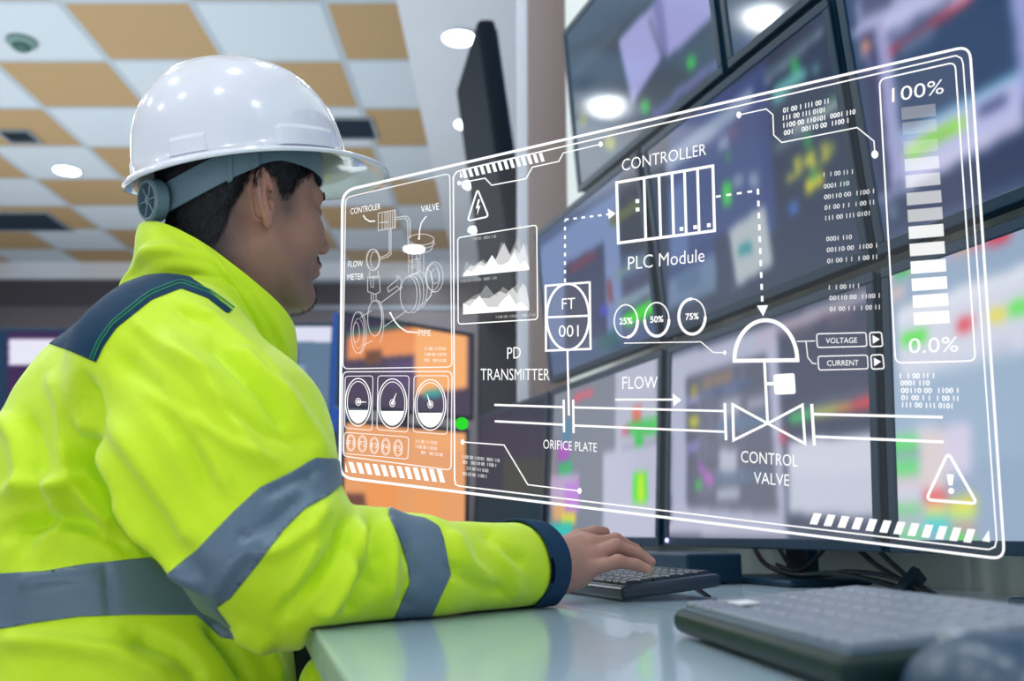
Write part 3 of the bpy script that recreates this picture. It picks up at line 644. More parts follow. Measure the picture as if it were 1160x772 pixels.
def text(body, a, b, h, m, off=0.0, name='caption', lean=0.0, cap=.73, parent=None, art=None):
    """text whose baseline runs from pixel a to pixel b with cap height h px"""
    v, f = text_geo(body, off)
    x0 = min(q[0] for q in v); x1 = max(q[0] for q in v); a = np.array(a, float); b = np.array(b, float); dv = (b-a)/(x1-x0)
    up = np.array((lean, -1.0))*h/cap
    A = art or Art(); i = len(A.v)
    for q in v:
        p = a+dv*(q[0]-x0)+up*q[1]; A.v.append(H(p[0], p[1], A.l))
    A.f += [[i+k for k in g] for g in f]
    if art is None: return A.done(name, m, parent=parent)
# outer frames
A = Art(); A.stroke(rquad([(388, 216.5), (1098.5, 52), (1138, 634), (385, 541)], 15), 3.0, True); A.done('outer_frame', hA)
A = Art()
A.stroke(rquad([(391, 221), (509, 195), (512, 550), (389, 533)][:4], 8), 1.3, True) if False else None
A.stroke([(515, 545), (513.5, 200)], 1.5); A.stroke([(513.5, 206), (514, 200), (517, 195), (524, 192.5)], 1.5)
A.stroke([(524, 192.5), (1083, 63), (1089, 66), (1091, 72), (1129, 612), (1127, 620), (1120, 623)], 1.6)
A.stroke([(1120, 623), (520, 551), (516, 549), (515, 543)], 1.6); A.done('inner_frame', hA)
A = Art(); A.l = -.0006; A.poly(rquad([(389, 218), (1098, 54), (1136, 632), (386, 540)], 14)); A.done('glass_sheet', hT)
# left pane
A = Art()
A.stroke(rquad([(391.5, 224), (509.5, 196.5), (512, 416), (388.5, 418)], 6), 1.3, True)
A.stroke(rquad([(388.5, 421.5), (512, 421), (511, 533), (388.5, 517)], 6), 1.3, True)
for q in ([(391, 426.5), (422.5, 426), (421.5, 488), (390.5, 485)], [(428, 426), (463.5, 426), (462, 490), (427, 487)], [(469, 426), (508, 426), (506.5, 492.5), (468, 489.5)]): A.stroke(rquad(q, 4), .9, True)
A.stroke(rquad([(390, 490), (463, 495.5), (462, 520.5), (389.5, 514)], 4), .9, True)
A.done('left_pane_frames', hB)
for (cx, cy, rx, ry, ang, lv) in ((405.8, 456, 14.5, 27, 2, 465), (444.5, 457.5, 16.4, 28, -62, 466), (487.5, 459, 17.5, 28.6, -114, 468)):
    A = Art(); A.ring((cx, cy), rx, ry, 1.1); A.ring((cx, cy), rx-2.2, ry-3.4, .8)
    a0 = math.asin((lv-cy)/(ry-4)); pts = [(cx+(rx-2.8)*math.cos(t), cy+(ry-4)*math.sin(t)) for t in np.linspace(a0, math.pi-a0, 22)]; A.poly(pts)
    A.disc((cx, cy-.5), 1.5, 2.2); A.ring((cx, cy-.5), 2.8, 4, .8)
    dx, dy = 9.5*math.cos(math.radians(ang)), 13*math.sin(math.radians(ang)); A.stroke([(cx, cy-.5), (cx+dx, cy-.5+dy)], 2.0, w2=.5); A.done('gauge', hA)
for k, (cx, cy) in enumerate(((397.5, 502), (410.5, 503), (424, 505), (437, 506.5), (451, 508))):
    A = Art(); A.ring((cx, cy), 4.8, 9.2, .8); A.ring((cx, cy), 3.8, 7.4, .5); text('F%d' % (k+1), (cx-3, cy+3), (cx+3, cy+3.3), 6.5, hB, art=A); A.done('function_button', hB)
def hazard(x0, y0, x1, y1, hgt, n, lean, sw, name='hazard_stripes', grow=0.0, tri=None):
    A = Art()
    for k in range(n):
        t = k/n; x = x0+(x1-x0)*t; y = y0+(y1-y0)*t; w = (x1-x0)/n*sw; hh = hgt*(1+grow*t); dy = (y1-y0)/n*sw
        A.poly([(x, y), (x+w, y+dy), (x+w+lean, y+dy+hh), (x+lean, y+hh)])
    if tri: A.poly(tri)
    return A.done(name, hA)
hazard(394.5, 523.5, 504, 533, 12.2, 12, 4, .58, tri=[(391, 523), (394, 535.5), (391.3, 535)], grow=.2)
hazard(523, 192.5, 617, 172.5, 9.6, 14, 3, .55, tri=[(521.3, 193.6), (524.5, 201), (521, 201.5)])
hazard(922, 581.5, 1112, 601, 12.5, 12, -5, .55, tri=[(1112.5, 613), (1120, 601), (1121.5, 614.5)], grow=.22)
# valve drawing
A = Art()
L = lambda w, *p: A.stroke(list(p), w)
A.stroke([(428.5, 241.5), (428.5, 261.5), (448, 258), (448, 238)], 1.0, True); A.stroke([(433, 241), (433, 261)], .9)
for k in range(6): L(.9, (436+k*2.1, 240-k*.4), (436+k*2.1, 260-k*.3))
L(1.2, (430, 252.5), (440, 251.5)); L(1.2, (448, 246.5), (460, 245), (463, 247), (464.5, 251), (464.5, 270)); L(1.0, (448, 249), (459, 247.5), (461.5, 250), (462, 254), (462, 272))
L(1.1, (441, 260), (441, 286), (438, 289), (430.5, 292)); L(1.0, (443, 259), (443, 288), (439, 291.5), (431, 294))
A.ring((423, 294.5), 7.2, 12, .9); A.ring((422, 294.5), 7.2, 12, .7); A.ring((424.5, 295), 4.8, 9.6, .8)
A.stroke([(418.5, 307), (418.5, 315), (428.5, 315), (428.5, 306)], .8); A.stroke([(416.5, 314.5), (430, 313), (430.5, 331), (425, 333.5), (416.5, 330.5)], .9, True); A.stroke([(420, 317), (420, 325), (423, 326), (423, 312)], .7)
for x in (420.5, 423, 426): L(.8, (x, 333), (x, 342))
A.ring((426.5, 360), 6.5, 20, .8, -90, 90); A.ring((424.5, 361), 8, 20, .9); A.ring((428.5, 365), 6.2, 24, .7, -100, 80)
A.ring((405.5, 377), 7.8, 23.5, .9); A.ring((407.5, 377), 7.8, 23.5, .7, -90, 90); A.ring((403.5, 377), 3.6, 11.5, .7); A.ring((406, 378), 5.8, 17, .5)
L(.9, (408, 360), (421, 352)); L(.9, (411, 392), (422, 386)); L(.9, (432, 343), (456, 325)); L(.9, (434, 371), (461, 352))
A.ring((467, 334), 9, 21, .9, -100, 90); A.ring((463, 334), 9.5, 20.5, .9); A.ring((471, 331), 9, 21, .8, -100, 80); A.ring((476, 327), 8, 19, .8, -80, 90); A.ring((482, 322), 8, 18, .9, -90, 90)
L(.8, (462, 314), (478, 306)); L(.8, (478, 349), (489, 334)); A.ring((492.5, 314), 9.5, 17, .9); A.ring((490, 314), 8, 15, .7); A.ring((493, 313), 4.5, 8.5, .7); L(.8, (482, 308), (488, 300)); L(.8, (487, 332), (493, 330))
A.ring((477, 271.5), 14.5, 6.2, 1.0); A.ring((477, 274.5), 15.4, 7, .9, 0, 180); A.ring((476, 280), 13.5, 7, .9, 10, 180); L(.8, (462, 272), (463, 281)); L(.8, (491.5, 272), (489.5, 282))
for x in (463, 467, 472, 476, 480): L(.8, (x, 286), (x, 310))
L(1, (464, 296), (474, 293), (474, 309), (464, 312)); 
for y in (298, 301, 304): L(.9, (465, y), (471, y-1))
L(.9, (439, 326), (450, 317), (450, 312.5), (455, 317), (453, 328), (450, 324), (440, 331), (439, 326))
A.done('valve_drawing', hC)
A = Art(); L = lambda w, *p: A.stroke(list(p), w)
A.stroke([(411.5, 244), (414, 248), (419, 251), (425, 250.5)], 1.4); A.cut(); A.stroke([(483, 245), (477.5, 252), (475.5, 260), (474.8, 270)], 1.2); A.disc((474.6, 270.5), 1.2); A.cut()
A.stroke([(442.5, 355.5), (447, 364), (453, 371), (461, 376), (473, 377)], 1.4); A.disc((442.2, 355), 1.3); A.done('leader_line', hA)
text('CONTROLER', (397, 243), (431, 237), 7.0, hA); text('VALVE', (477, 241), (497, 237.5), 8.2, hA); text('FLOW', (394.5, 303), (411, 302), 7.2, hA); text('METER', (393.5, 317.5), (412, 316.5), 7.2, hA); text('PIPE', (474, 381), (488, 381), 7.5, hB)
# binary blocks
def binary(rows, m=hA, h=5.2, off=.008, name='binary_text'):
    A = Art()
    for (s, a, b) in rows: text(s, a, b, h, m, off=off, art=A)
    A.done(name, m)
binary([('11 00 11 0101', (481, 397), (505, 397)), ('1100 00 110101', (481, 403.5), (505.5, 403.5)), ('001   00110 00', (481, 410), (505.5, 410.5))], hB, 3.8)
binary([('111 00 111 0101', (471, 502), (495, 504)), ('1100 00 110101', (471, 508), (495, 510.5)), ('001   00110 00', (477, 514.5), (501.5, 517.5))], hB, 4.0)
binary([('1100 00 110101  0001 110', (524, 519.5), (566, 524)), ('001   00110 00  1100 1', (524, 525.5), (562, 529.5)), ('111 00 111 0101', (529, 532.5), (553, 535.5)), ('00110 00  1100 1', (524, 538.5), (551, 542)), ], hB, 4.0)
binary([('01 00 1 111 00 11', (887, 128), (938.5, 117)), ('111 00 111 0101', (887, 136.5), (934, 127)), ('1100 00 110101  0001 110', (887.5, 145), (969, 129)), ('001    00110 00  1100 1', (888, 153.5), (961, 139))], hA, 5.8, .015)
binary([('1  1 00 11 1', (933, 200.5), (966, 197)), ('0001 110', (933, 214), (962, 210)), ('00110 00  1100 1', (933.5, 226), (990, 219)), ('01 00 1 1  1 00 11', (934, 238), (990, 231.5)), ('111 00 111 0101', (935, 250), (985, 244))], hB, 5.4)
binary([('0001 110', (936, 273.5), (965, 271)), ('00110 00  1100 1', (936.5, 286), (993.5, 280.5)), ('01 00 1 1  1 00 11', (937, 298.5), (993.5, 293.5))], hB, 5.4)
binary([('1  1 00 11 1', (939, 328.5), (973, 326.5)), ('00110 00  1100 1', (939.5, 340.5), (996.5, 337.5)), ('01 00 1 1  1 00 11', (940, 353), (996.5, 350.5))], hB, 5.4)
binary([('1  1 00 11 1', (1019.5, 429), (1058, 428.5)), ('0001 110', (1020, 437), (1053, 437)), ('00110 00  1100 1', (1020.5, 445.5), (1085.5, 445.5)), ('01 00 1 1  1 00 11', (1021, 453.5), (1085.5, 454.5)), ('111 00 111 0101', (1022, 461.5), (1079, 463))], hA, 6.0, .015)
# chart pane
A = Art(); A.stroke(rquad([(518.5, 269.5), (608, 255), (609, 362), (519, 367.5)], 4), 1.3, True); A.done('chart_frame', hA)
A = Art(); A.l = -.0004; A.poly([(520, 271), (607, 257), (608, 361), (520, 366)]); A.done('chart_backing', holo('hologram_chart', .12, .16))
def mount_chart(y0, bx, pk, m, base):
    A = Art(); top = [(524.5+(599.5-524.5)*t, y) for t, y in pk]; A2 = [(524.5, base[0]), (599.5, base[1])]
    for (x0, ya), (x1, yb) in zip(top[:-1], top[1:]):
        b0 = base[0]+(base[1]-base[0])*(x0-524.5)/75; b1 = base[0]+(base[1]-base[0])*(x1-524.5)/75; A.poly([(x0, ya), (x1, yb), (x1, b1), (x0, b0)])
    A.done('mountain_chart', m)
mount_chart(0, 0, [(0, 308), (.05, 296), (.12, 303), (.3, 294), (.4, 300), (.5, 294), (.58, 274), (.63, 281), (.7, 289), (.83, 268), (.9, 286), (.96, 275), (1, 292)], hD, (313.5, 306))
mount_chart(0, 0, [(0, 311), (.12, 300), (.17, 302), (.27, 296), (.35, 300), (.5, 293), (.62, 275), (.72, 290), (.78, 281), (.85, 288), (.92, 275), (1, 302)], hC, (313.5, 306))
mount_chart(0, 0, [(0, 311), (.06, 306), (.13, 308), (.24, 300), (.33, 302), (.44, 289), (.53, 300), (.6, 300), (.68, 297), (.78, 286), (.86, 300), (.93, 295), (1, 303)], hA, (313.5, 306))
mount_chart(0, 0, [(0, 344), (.15, 336), (.27, 332), (.35, 323), (.5, 337), (.6, 325), (.7, 330), (.82, 322), (.92, 330), (1, 340)], hD, (356.5, 351.5))
mount_chart(0, 0, [(0, 345), (.1, 340), (.25, 338), (.4, 338), (.55, 330), (.65, 333), (.75, 326), (.82, 333), (.9, 321), (.96, 326), (1, 345)], hC, (356.5, 351.5))
mount_chart(0, 0, [(0, 344), (.1, 347), (.25, 335), (.37, 348), (.45, 348), (.52, 348), (.6, 340), (.7, 333), (.8, 345), (.88, 342), (1, 351)], hA, (356.5, 351.5))
binary([('110101  0001 110', (535, 272.5), (562, 269.5))], hC, 3.4); binary([('1100 00 110101  0001 110', (521.5, 320.5), (562.5, 316.5))], hC, 3.4); binary([('1100 00 110101  0001 110', (562, 361), (606.5, 358.5))], hC, 3.4)
# triangle signs
def warn(p, w, name):
    pts = []
    for i in range(3):
        q = np.array(p[i], float); a = np.array(p[i-1], float); b = np.array(p[(i+1) % 3], float); ua = (a-q)/np.linalg.norm(a-q); ub = (b-q)/np.linalg.norm(b-q); r = w*2.2
        for k in range(6): t = k/5; pts.append(tuple((q+ua*r)*(1-t)**2+q*2*t*(1-t)+(q+ub*r)*t*t))
    A = Art(); A.stroke(pts, w, True); return A
A = warn([(541, 214.5), (553.5, 245.5), (529.5, 250.5)], 1.9, ''); A.poly([(541.5, 226), (539, 236.5), (541.3, 236), (540.3, 244), (544.2, 233.2), (541.8, 233.6), (543.8, 226)]); A.done('electric_warning_sign', hA)
A = warn([(1074, 513), (1107, 571), (1049, 566.5)], 3.2, ''); A.poly([(1072.5, 537.5), (1080.5, 538), (1079, 550.5), (1074.5, 550)]); A.disc((1077.5, 556.5), 3.4); A.done('exclamation_sign', hA)
# decorative lines with end dots
A = Art()
A.stroke([(519.5, 207.5), (549.5, 202), (557, 210), (596, 202.5), (603, 189.5), (633, 183), (638, 173.5), (679, 163.8)], 1.3); A.disc((520, 207.5), 2.0, 2.6); A.disc((680.5, 163.5), 2.4, 3.2); A.cut()
A.stroke([(524, 501), (571, 504.5), (598, 549.5), (656, 556.5)], 1.3); A.disc((524, 501), 2.2, 3.0); A.disc((656.5, 556.5), 2.4, 3.4); A.cut()
A.stroke([(838, 130), (868, 123.5), (875.5, 130), (876.5, 153), (885.5, 161.5), (971, 144.5), (990, 160), (991, 174)], 1.3); A.disc((837, 130.2), 2.8, 3.8); A.disc((991, 175), 3.9, 4.6); A.cut()
A.stroke([(707, 389), (794, 387.5), (808, 399.5), (820, 399.8)], 1.1); A.disc((821, 399.8), 1.8, 2.6); A.cut()
A.stroke([(903, 387), (923.5, 386.5)], 1.0); A.stroke([(913, 387), (915, 405), (920.5, 412), (925, 412.3)], 1.0)
A.done('connector_lines', hA)
A = Art(); A.disc((523.2, 480.2), 7.4, 7.2, 32); A.done('green_dot', hG, 'green dot')
# flow transmitter
A = Art(); A.stroke([(618, 324), (668, 320), (669, 395.5), (618.5, 397.5)], 2.4, True); A.ring((643.3, 359.2), 24, 37.5, 2.6); A.stroke([(618.5, 359.8), (668.5, 357.8)], 2.4); A.done('transmitter_symbol', hA)
A = Art(); A.l = -.0003; A.poly([(619, 325), (667, 321), (668, 395), (619, 397)]); A.done('transmitter_backing', holo('hologram_dim', .15, .25))
text('FT', (636.5, 351), (651.5, 350), 13.5, hA, off=-.004); text('001', (633, 382), (655.5, 381.5), 14, hA, off=-.004)
text('PD', (574.5, 407), (590, 406), 14, hA, off=-.006); text('TRANSMITTER', (544.5, 431), (622.5, 431), 14, hA, off=-.006); text('ORIFICE PLATE', (615.5, 508.5), (676, 512.5), 11, hA, off=-.006)
text('CONTROLLER', (704.5, 194), (800, 175.5), 14, hA, off=-.006); text('PLC Module', (711.5, 306), (798, 296.5), 16, hA, off=-.006); text('FLOW', (705, 441), (745, 440.5), 15, hA, off=-.006)
text('CONTROL', (839.5, 524), (903.5, 529), 14, hA, off=-.006); text('VALVE', (854, 548), (894, 551), 14, hA, off=-.006)
A = Art(); A.stroke([(642.8, 398), (644.5, 471)], 2.2)
A.stroke([(638.5, 453), (639, 490)], 2.4); A.stroke([(649.3, 453), (649.8, 491)], 2.4); A.cut()
A.stroke([(560, 459), (638.5, 461.5)], 2.4); A.stroke([(560.5, 477.5), (638.5, 481.5)], 2.4); A.stroke([(649.5, 461.8), (821, 466)], 2.4); A.stroke([(649.5, 482.3), (821, 489.5)], 2.4)
A.cut(); A.stroke([(821, 457), (822.5, 499)], 3); A.cut(); A.stroke([(919.5, 458), (922.5, 505)], 3.4); A.stroke([(922, 469.5), (1068, 473)], 3); A.stroke([(923, 495), (1069, 501)], 3); A.done('pipe_line', hA)
A = Art(); A.stroke([(830, 458.5), (869.5, 480), (831, 499)], 3, True); A.stroke([(909, 459), (869.5, 480), (912, 503)], 3, True); A.done('valve_symbol', hA)
A = Art(); A.stroke([(866, 410), (869.5, 478)], 3); A.stroke([(867, 435), (878, 435)], 3.6); A.poly(rquad([(876, 424.5), (900, 423), (901.5, 446.5), (877.5, 447.5)], 3)); 
A.stroke([(832.5, 408)]+[(867.5-35.5*math.cos(t), 408-45*math.sin(t)-.5*0) for t in np.linspace(.02, math.pi-.02, 30)]+[(903, 408.5)], 4.4); A.stroke([(830, 409), (905.5, 408.3)], 4.4); A.done('actuator_symbol', hA)
A = Art(); A.stroke([(697, 453), (764, 453)], 2.2); A.poly([(762, 446), (772, 453.5), (763, 460.5)]); A.done('flow_arrow', hA)
A = Art(); A.dash((640, 320), (640, 250), 2.2, 4.2, 5.6); A.dash((640, 249), (689, 243), 2.2, 4.2, 5.2); A.poly([(688.5, 236.5), (697.5, 242), (689.5, 248.5)]); A.cut()
A.dash((811, 223), (858, 216), 2.4, 5.5, 6.5); A.dash((858.5, 214), (863.5, 343), 2.8, 6.5, 7); A.poly([(857.5, 346.5), (870, 346), (864.5, 358.5)]); A.done('signal_line', hA)
# controller block
A = Art(); A.stroke([(698.5, 207), (807.5, 188), (809.5, 261.5), (700.5, 275.5)], 3.2, True)
def on(t, y): return (698.5+(807.5-698.5)*t+(2*y), (207-19*t)*(1-y)+(275.5-14*t)*y)
for t, y0, y1 in ((.285, 0, 1), (.44, 0, 1), (.575, 0, 1), (.705, 0, 1), (.84, 0, 1)): A.stroke([on(t, y0), on(t, y1)], 3.0)
for (x, y) in ((722, 228), (722.3, 237.5), (772, 259.5), (787.5, 257.5), (803, 255.3)): A.poly([(x-2.2, y-2), (x+2, y-2.4), (x+2.2, y+2), (x-2, y+2.4)])
A.done('controller_symbol', hA)
# percentage rings
for (cx, cy, rx, ry, pct, a0, a1) in ((709, 364, 13.2, 18.5, '25%', -5, 85), (744, 362, 13.8, 19, '50%', 0, 180), (784, 358.8, 15, 20, '75%', 0, 270)):
    A = Art(); A.ring((cx, cy), rx, ry, 1.4); A.ring((cx, cy), rx, ry, 3.2, a0, a1); text(pct, (cx-7.5, cy+3.8), (cx+7.5, cy+2.8), 7.4, hA, off=.02, art=A); A.done('percentage_dial', hA)
# buttons
for (lab, y, x0) in (('VOLTAGE', 385.5, 925), ('CURRENT', 411, 926.5)):
    A = Art(); A.stroke(rquad([(x0, y-7), (x0+56, y-8.5), (x0+57, y+7), (x0+1, y+8.5)], 3), 1.1, True); A.stroke(rquad([(x0+60, y-8.5), (x0+73.5, y-9), (x0+75, y+7), (x0+61, y+7.5)], 3), 1.3, True)
    A.poly([(x0+63.5, y-5.5), (x0+71.5, y-1), (x0+64, y+4)]); text(lab, (x0+10.5, y+3.8), (x0+46, y+3.2), 6.6, hA, art=A, off=-.005); A.done('button', hA)
# level bar
A = Art(); A.stroke(rquad([(996, 90), (1082, 70.5), (1105, 409), (1014.5, 411.5)], 8), 1.7, True); A.done('level_frame', hA)
text('100%', (1010.5, 116), (1069, 105.5), 17, hA, off=-.004); text('0.0%', (1029.5, 400.5), (1085.5, 398.5), 18, hA, off=-.004)
bars = [(125, hD), (142, hD), (164, hD), (183.5, hC), (202, hC), (222, hC), (241, hC), (260, hB), (279.5, hB), (299.5, hA), (319, hA), (338, hA), (357.5, hA)]
for y, m in bars:
    k = (y-125)/235; x0 = 1021+14*k; w = 39+1.5*k; A = Art(); A.poly([(x0, y-3), (x0+w-.5, y-7.5+2*k), (x0+w+.5, y+6.5+2*k), (x0+.8, y+11)]); A.done('level_segment', m)
# ---------------------------------------------------------------- implicit-surface modelling
def V3(*a): return np.array(a[0] if len(a) == 1 else a, float)
def cone(p, a, b, ra, rb):
    a = V3(tuple(a)); b = V3(tuple(b)); ab = b-a; t = np.clip(((p-a)@ab)/(ab@ab), 0, 1)
    return np.linalg.norm(p-a-t[..., None]*ab, axis=-1)-(ra+(rb-ra)*t)
def chain(p, pts, rs, k=0.02):
    d = None
    for i in range(len(pts)-1):
        q = cone(p, pts[i], pts[i+1], rs[i], rs[i+1]); d = q if d is None else smin(d, q, k)
    return d
def ell(p, c, r, R=None):
    q = p-V3(tuple(c))
    if R is not None: q = q@R
    r = V3(r); k0 = np.linalg.norm(q/r, axis=-1); k1 = np.linalg.norm(q/(r*r), axis=-1)+1e-9
    return k0*(k0-1)/k1
def smin(a, b, k):
    h = np.clip(.5+.5*(b-a)/k, 0, 1); return b+(a-b)*h-k*h*(1-h)
def smax(a, b, k): return -smin(-a, -b, k)
def vnoise(p, s, seed=0):
    """smooth value noise"""
    q = np.asarray(p)*s; i = np.floor(q).astype(np.int64); f = q-i; f = f*f*(3-2*f); o = 0
    for dx in (0, 1):
        for dy in (0, 1):
            for dz in (0, 1):
                n = (i[..., 0]+dx)*374761393+(i[..., 1]+dy)*668265263+(i[..., 2]+dz)*2147483647+seed*1274126177
                n = (n ^ (n >> 13))*1274126177; n = ((n ^ (n >> 16)) & 0xffff)/65535.
                w = (f[..., 0] if dx else 1-f[..., 0])*(f[..., 1] if dy else 1-f[..., 1])*(f[..., 2] if dz else 1-f[..., 2]); o = o+n*w
    return o*2-1
def polygonize(fn, lo, hi, h, B=20):
    lo = V3(lo); hi = V3(hi); n = np.ceil((hi-lo)/h).astype(int)+1; nb = -(-n//B); NN = nb*B+2
    g = np.stack(np.meshgrid(*[np.arange(k) for k in nb], indexing='ij'), -1).reshape(-1, 3)
    cen = lo+(g*B+B/2)*h; dc = np.concatenate([fn(c) for c in np.array_split(cen, max(1, len(cen)//200000))])
    g = g[np.abs(dc) < B*h*.9*1.5]
    loc = np.stack(np.meshgrid(*[np.arange(B+1)]*3, indexing='ij'), -1)
    cid, cv, qs = [], [], []
    def gid(a): return (a[..., 0].astype(np.int64)*NN[1]+a[..., 1])*NN[2]+a[..., 2]
    corners = [(a, b, c) for a in (0, 1) for b in (0, 1) for c in (0, 1)]
    edges = [(i, j) for i in range(8) for j in range(i+1, 8) if sum(abs(x-y) for x, y in zip(corners[i], corners[j])) == 1]
    for b in g:
        idx = loc+b*B; d = fn((lo+idx*h).reshape(-1, 3)).reshape(B+1, B+1, B+1); s = d < 0
        if s.all() or not s.any(): continue
        cnt = sum(s[a:a+B, bb:bb+B, c:c+B].astype(np.int8) for a, bb, c in corners); ac = np.argwhere((cnt > 0) & (cnt < 8))
        if len(ac) == 0: continue
        dd = np.stack([d[ac[:, 0]+a, ac[:, 1]+bb, ac[:, 2]+c] for a, bb, c in corners], 1)
        acc = np.zeros((len(ac), 3)); m = np.zeros(len(ac))
        for i, j in edges:
            di, dj = dd[:, i], dd[:, j]; cr = (di < 0) != (dj < 0); t = np.where(cr, di/(np.where(cr, di-dj, 1)), 0)
            pt = np.array(corners[i])+t[:, None]*(np.array(corners[j])-np.array(corners[i])); acc += pt*cr[:, None]; m += cr
        cid.append(gid(ac+b*B)); cv.append(lo+(ac+b*B+acc/m[:, None])*h)
        for ax in range(3):
            e = np.zeros(3, int); e[ax] = 1; s0 = s[:B, :B, :B]; s1 = s[e[0]:B+e[0], e[1]:B+e[1], e[2]:B+e[2]]
            w = np.argwhere(s0 != s1)
            if len(w) == 0: continue
            fl = s0[w[:, 0], w[:, 1], w[:, 2]]; a1, a2 = (ax+1) % 3, (ax+2) % 3; u = np.zeros(3, int); v = np.zeros(3, int); u[a1] = 1; v[a2] = 1; W0 = w+b*B
            q = np.stack([gid(W0-u-v), gid(W0-v), gid(W0), gid(W0-u)], 1); q[~fl] = q[~fl][:, ::-1]; qs.append(q)
    cid = np.concatenate(cid); cv = np.concatenate(cv); qs = np.concatenate(qs); o = np.argsort(cid); cid = cid[o]; cv = cv[o]
    k = np.clip(np.searchsorted(cid, qs), 0, len(cid)-1); ok = (cid[k] == qs).all(1); return cv, k[ok]
def vnormals(v, q):
    n = np.cross(v[q[:, 2]]-v[q[:, 0]], v[q[:, 3 if q.shape[1] == 4 else 1]]-v[q[:, 1 if q.shape[1] == 4 else 0]]); o = np.zeros_like(v)
    for i in range(q.shape[1]): np.add.at(o, q[:, i], n)
    return o/(np.linalg.norm(o, axis=1, keepdims=True)+1e-12)
def smooth(v, q, it=1, lam=.5):
    e = np.concatenate([q[:, [i, (i+1) % 4]] for i in range(4)])
    for _ in range(it):
        a = np.zeros_like(v); c = np.zeros(len(v)); np.add.at(a, e[:, 0], v[e[:, 1]]); np.add.at(a, e[:, 1], v[e[:, 0]]); np.add.at(c, e[:, 0], 1); np.add.at(c, e[:, 1], 1)
        v = v+(a/np.maximum(c, 1)[:, None]-v)*lam
    return v
def clip_patch(v, q, g, keep=None):
    """part of the quad mesh where the vertex value g < 0, cut along g = 0"""
    t = np.concatenate([q[:, [0, 1, 2]], q[:, [0, 2, 3]]])
    if keep is not None: t = t[keep[t].all(1)]
    ins = g[t] < 0; n = ins.sum(1); full = t[n == 3]; out = full.tolist(); V = list(map(tuple, v[:0])); newv = []; cache = {}
    base = len(v)
    def cut(i, j):
        k = (min(i, j), max(i, j))
        if k not in cache:
            s = g[i]/(g[i]-g[j]); cache[k] = base+len(newv); newv.append(v[i]+s*(v[j]-v[i]))
        return cache[k]
    for tri in t[(n == 1) | (n == 2)]:
        poly = []
        for a in range(3):
            i, j = int(tri[a]), int(tri[(a+1) % 3])
            if g[i] < 0: poly.append(i)
            if (g[i] < 0) != (g[j] < 0): poly.append(cut(i, j))
        for a in range(1, len(poly)-1): out.append([poly[0], poly[a], poly[a+1]])
    allv = np.concatenate([v, np.array(newv).reshape(-1, 3)]); out = np.array(out, dtype=np.int64).reshape(-1, 3); used, inv = np.unique(out, return_inverse=True)
    return allv[used], inv.reshape(-1, 3), used
def shell(v, t, off, thick=.0012, nrm=None):
    """offset a triangle patch outwards and give it thickness"""
    if nrm is None: nrm = vnormals3(v, t)
    top = v+nrm*off; bot = v+nrm*(off-thick); n = len(v)
    e = np.concatenate([t[:, [0, 1]], t[:, [1, 2]], t[:, [2, 0]]]); key = {}
    for a, b in e.tolist(): key[(a, b)] = 1
    rim = [(a, b) for (a, b) in key if (b, a) not in key]
    f = t.tolist()+(t[:, ::-1]+n).tolist()+[[b, a, a+n, b+n] for a, b in rim]
    return np.concatenate([top, bot]), f
def vnormals3(v, t):
    n = np.cross(v[t[:, 1]]-v[t[:, 0]], v[t[:, 2]]-v[t[:, 0]]); o = np.zeros_like(v)
    for i in range(3): np.add.at(o, t[:, i], n)
    return o/(np.linalg.norm(o, axis=1, keepdims=True)+1e-12)
def pdist(x, y, line):
    d = np.full(x.shape, 1e9); T = np.zeros(x.shape); n = len(line)-1
    for i in range(n):
        ax, ay = line[i]; bx, by = line[i+1]; ex, ey = bx-ax, by-ay; t = np.clip(((x-ax)*ex+(y-ay)*ey)/(ex*ex+ey*ey), 0, 1)
        q = np.hypot(x-ax-ex*t, y-ay-ey*t); m = q < d; d = np.where(m, q, d); T = np.where(m, (i+t)/n, T)
    return d, T

def local(p, c, R, fn, m=.035):
    dist = np.linalg.norm(p-np.asarray(c), axis=-1)-R
    if dist.min() > m: return dist
    if p.ndim == 2 and (dist > m).any():
        o = dist.copy(); k = dist <= m; o[k] = fn(p[k]); return o
    return fn(p)
# ---------------------------------------------------------------- the seated worker
A3 = lambda v: np.array(tuple(v), float)
YAW = math.radians(46)
person = empty('person', (-.44, 1.12, 0))
tag(person, 'person in yellow hi-vis jacket leaning at the desk, right hand typing on the small keyboard', 'person')
Cear = P(303, 232, 1.044); hr0 = Vector((math.sin(YAW), -math.cos(YAW), 0))
C0 = A3(Cear) - A3(hr0)*.072 + np.array((math.cos(YAW), math.sin(YAW), 0))*.010
hp = math.radians(5)
hf = np.array((math.cos(YAW)*math.cos(hp), math.sin(YAW)*math.cos(hp), math.sin(hp))); hl = np.array((-math.sin(YAW), math.cos(YAW), 0)); hu = np.cross(hf, hl)
HR = np.stack([hf, hl, hu], 1)          # columns: head axes; local = (p-C0)@HR
def hw(x, y, z): return C0+hf*x+hl*y+hu*z
nn, dd_ = A3(N), A3(D)
NR = np.stack([nn, dd_, np.array((0, 0, 1.))], 1)
def Z(z): return CZ+z
neck0 = hw(-.022, 0, -.045); neck1 = np.array((-.405, 1.13, Z(.175)))
SH = A3(P(190, 415, .98)); EL = A3(P(303, 616, .905)); EL2 = A3(P(335, 646, .905)); WR = A3(P(618, 641, 1.15)); W1 = A3(P(470, 648, .99))
SHL = np.array((-.52, 1.34, Z(.13))); ELL = np.array((-.40, 1.44, Z(-.10))); WRL = np.array((-.12, 1.42, Z(-.035)))
EX = C0*0
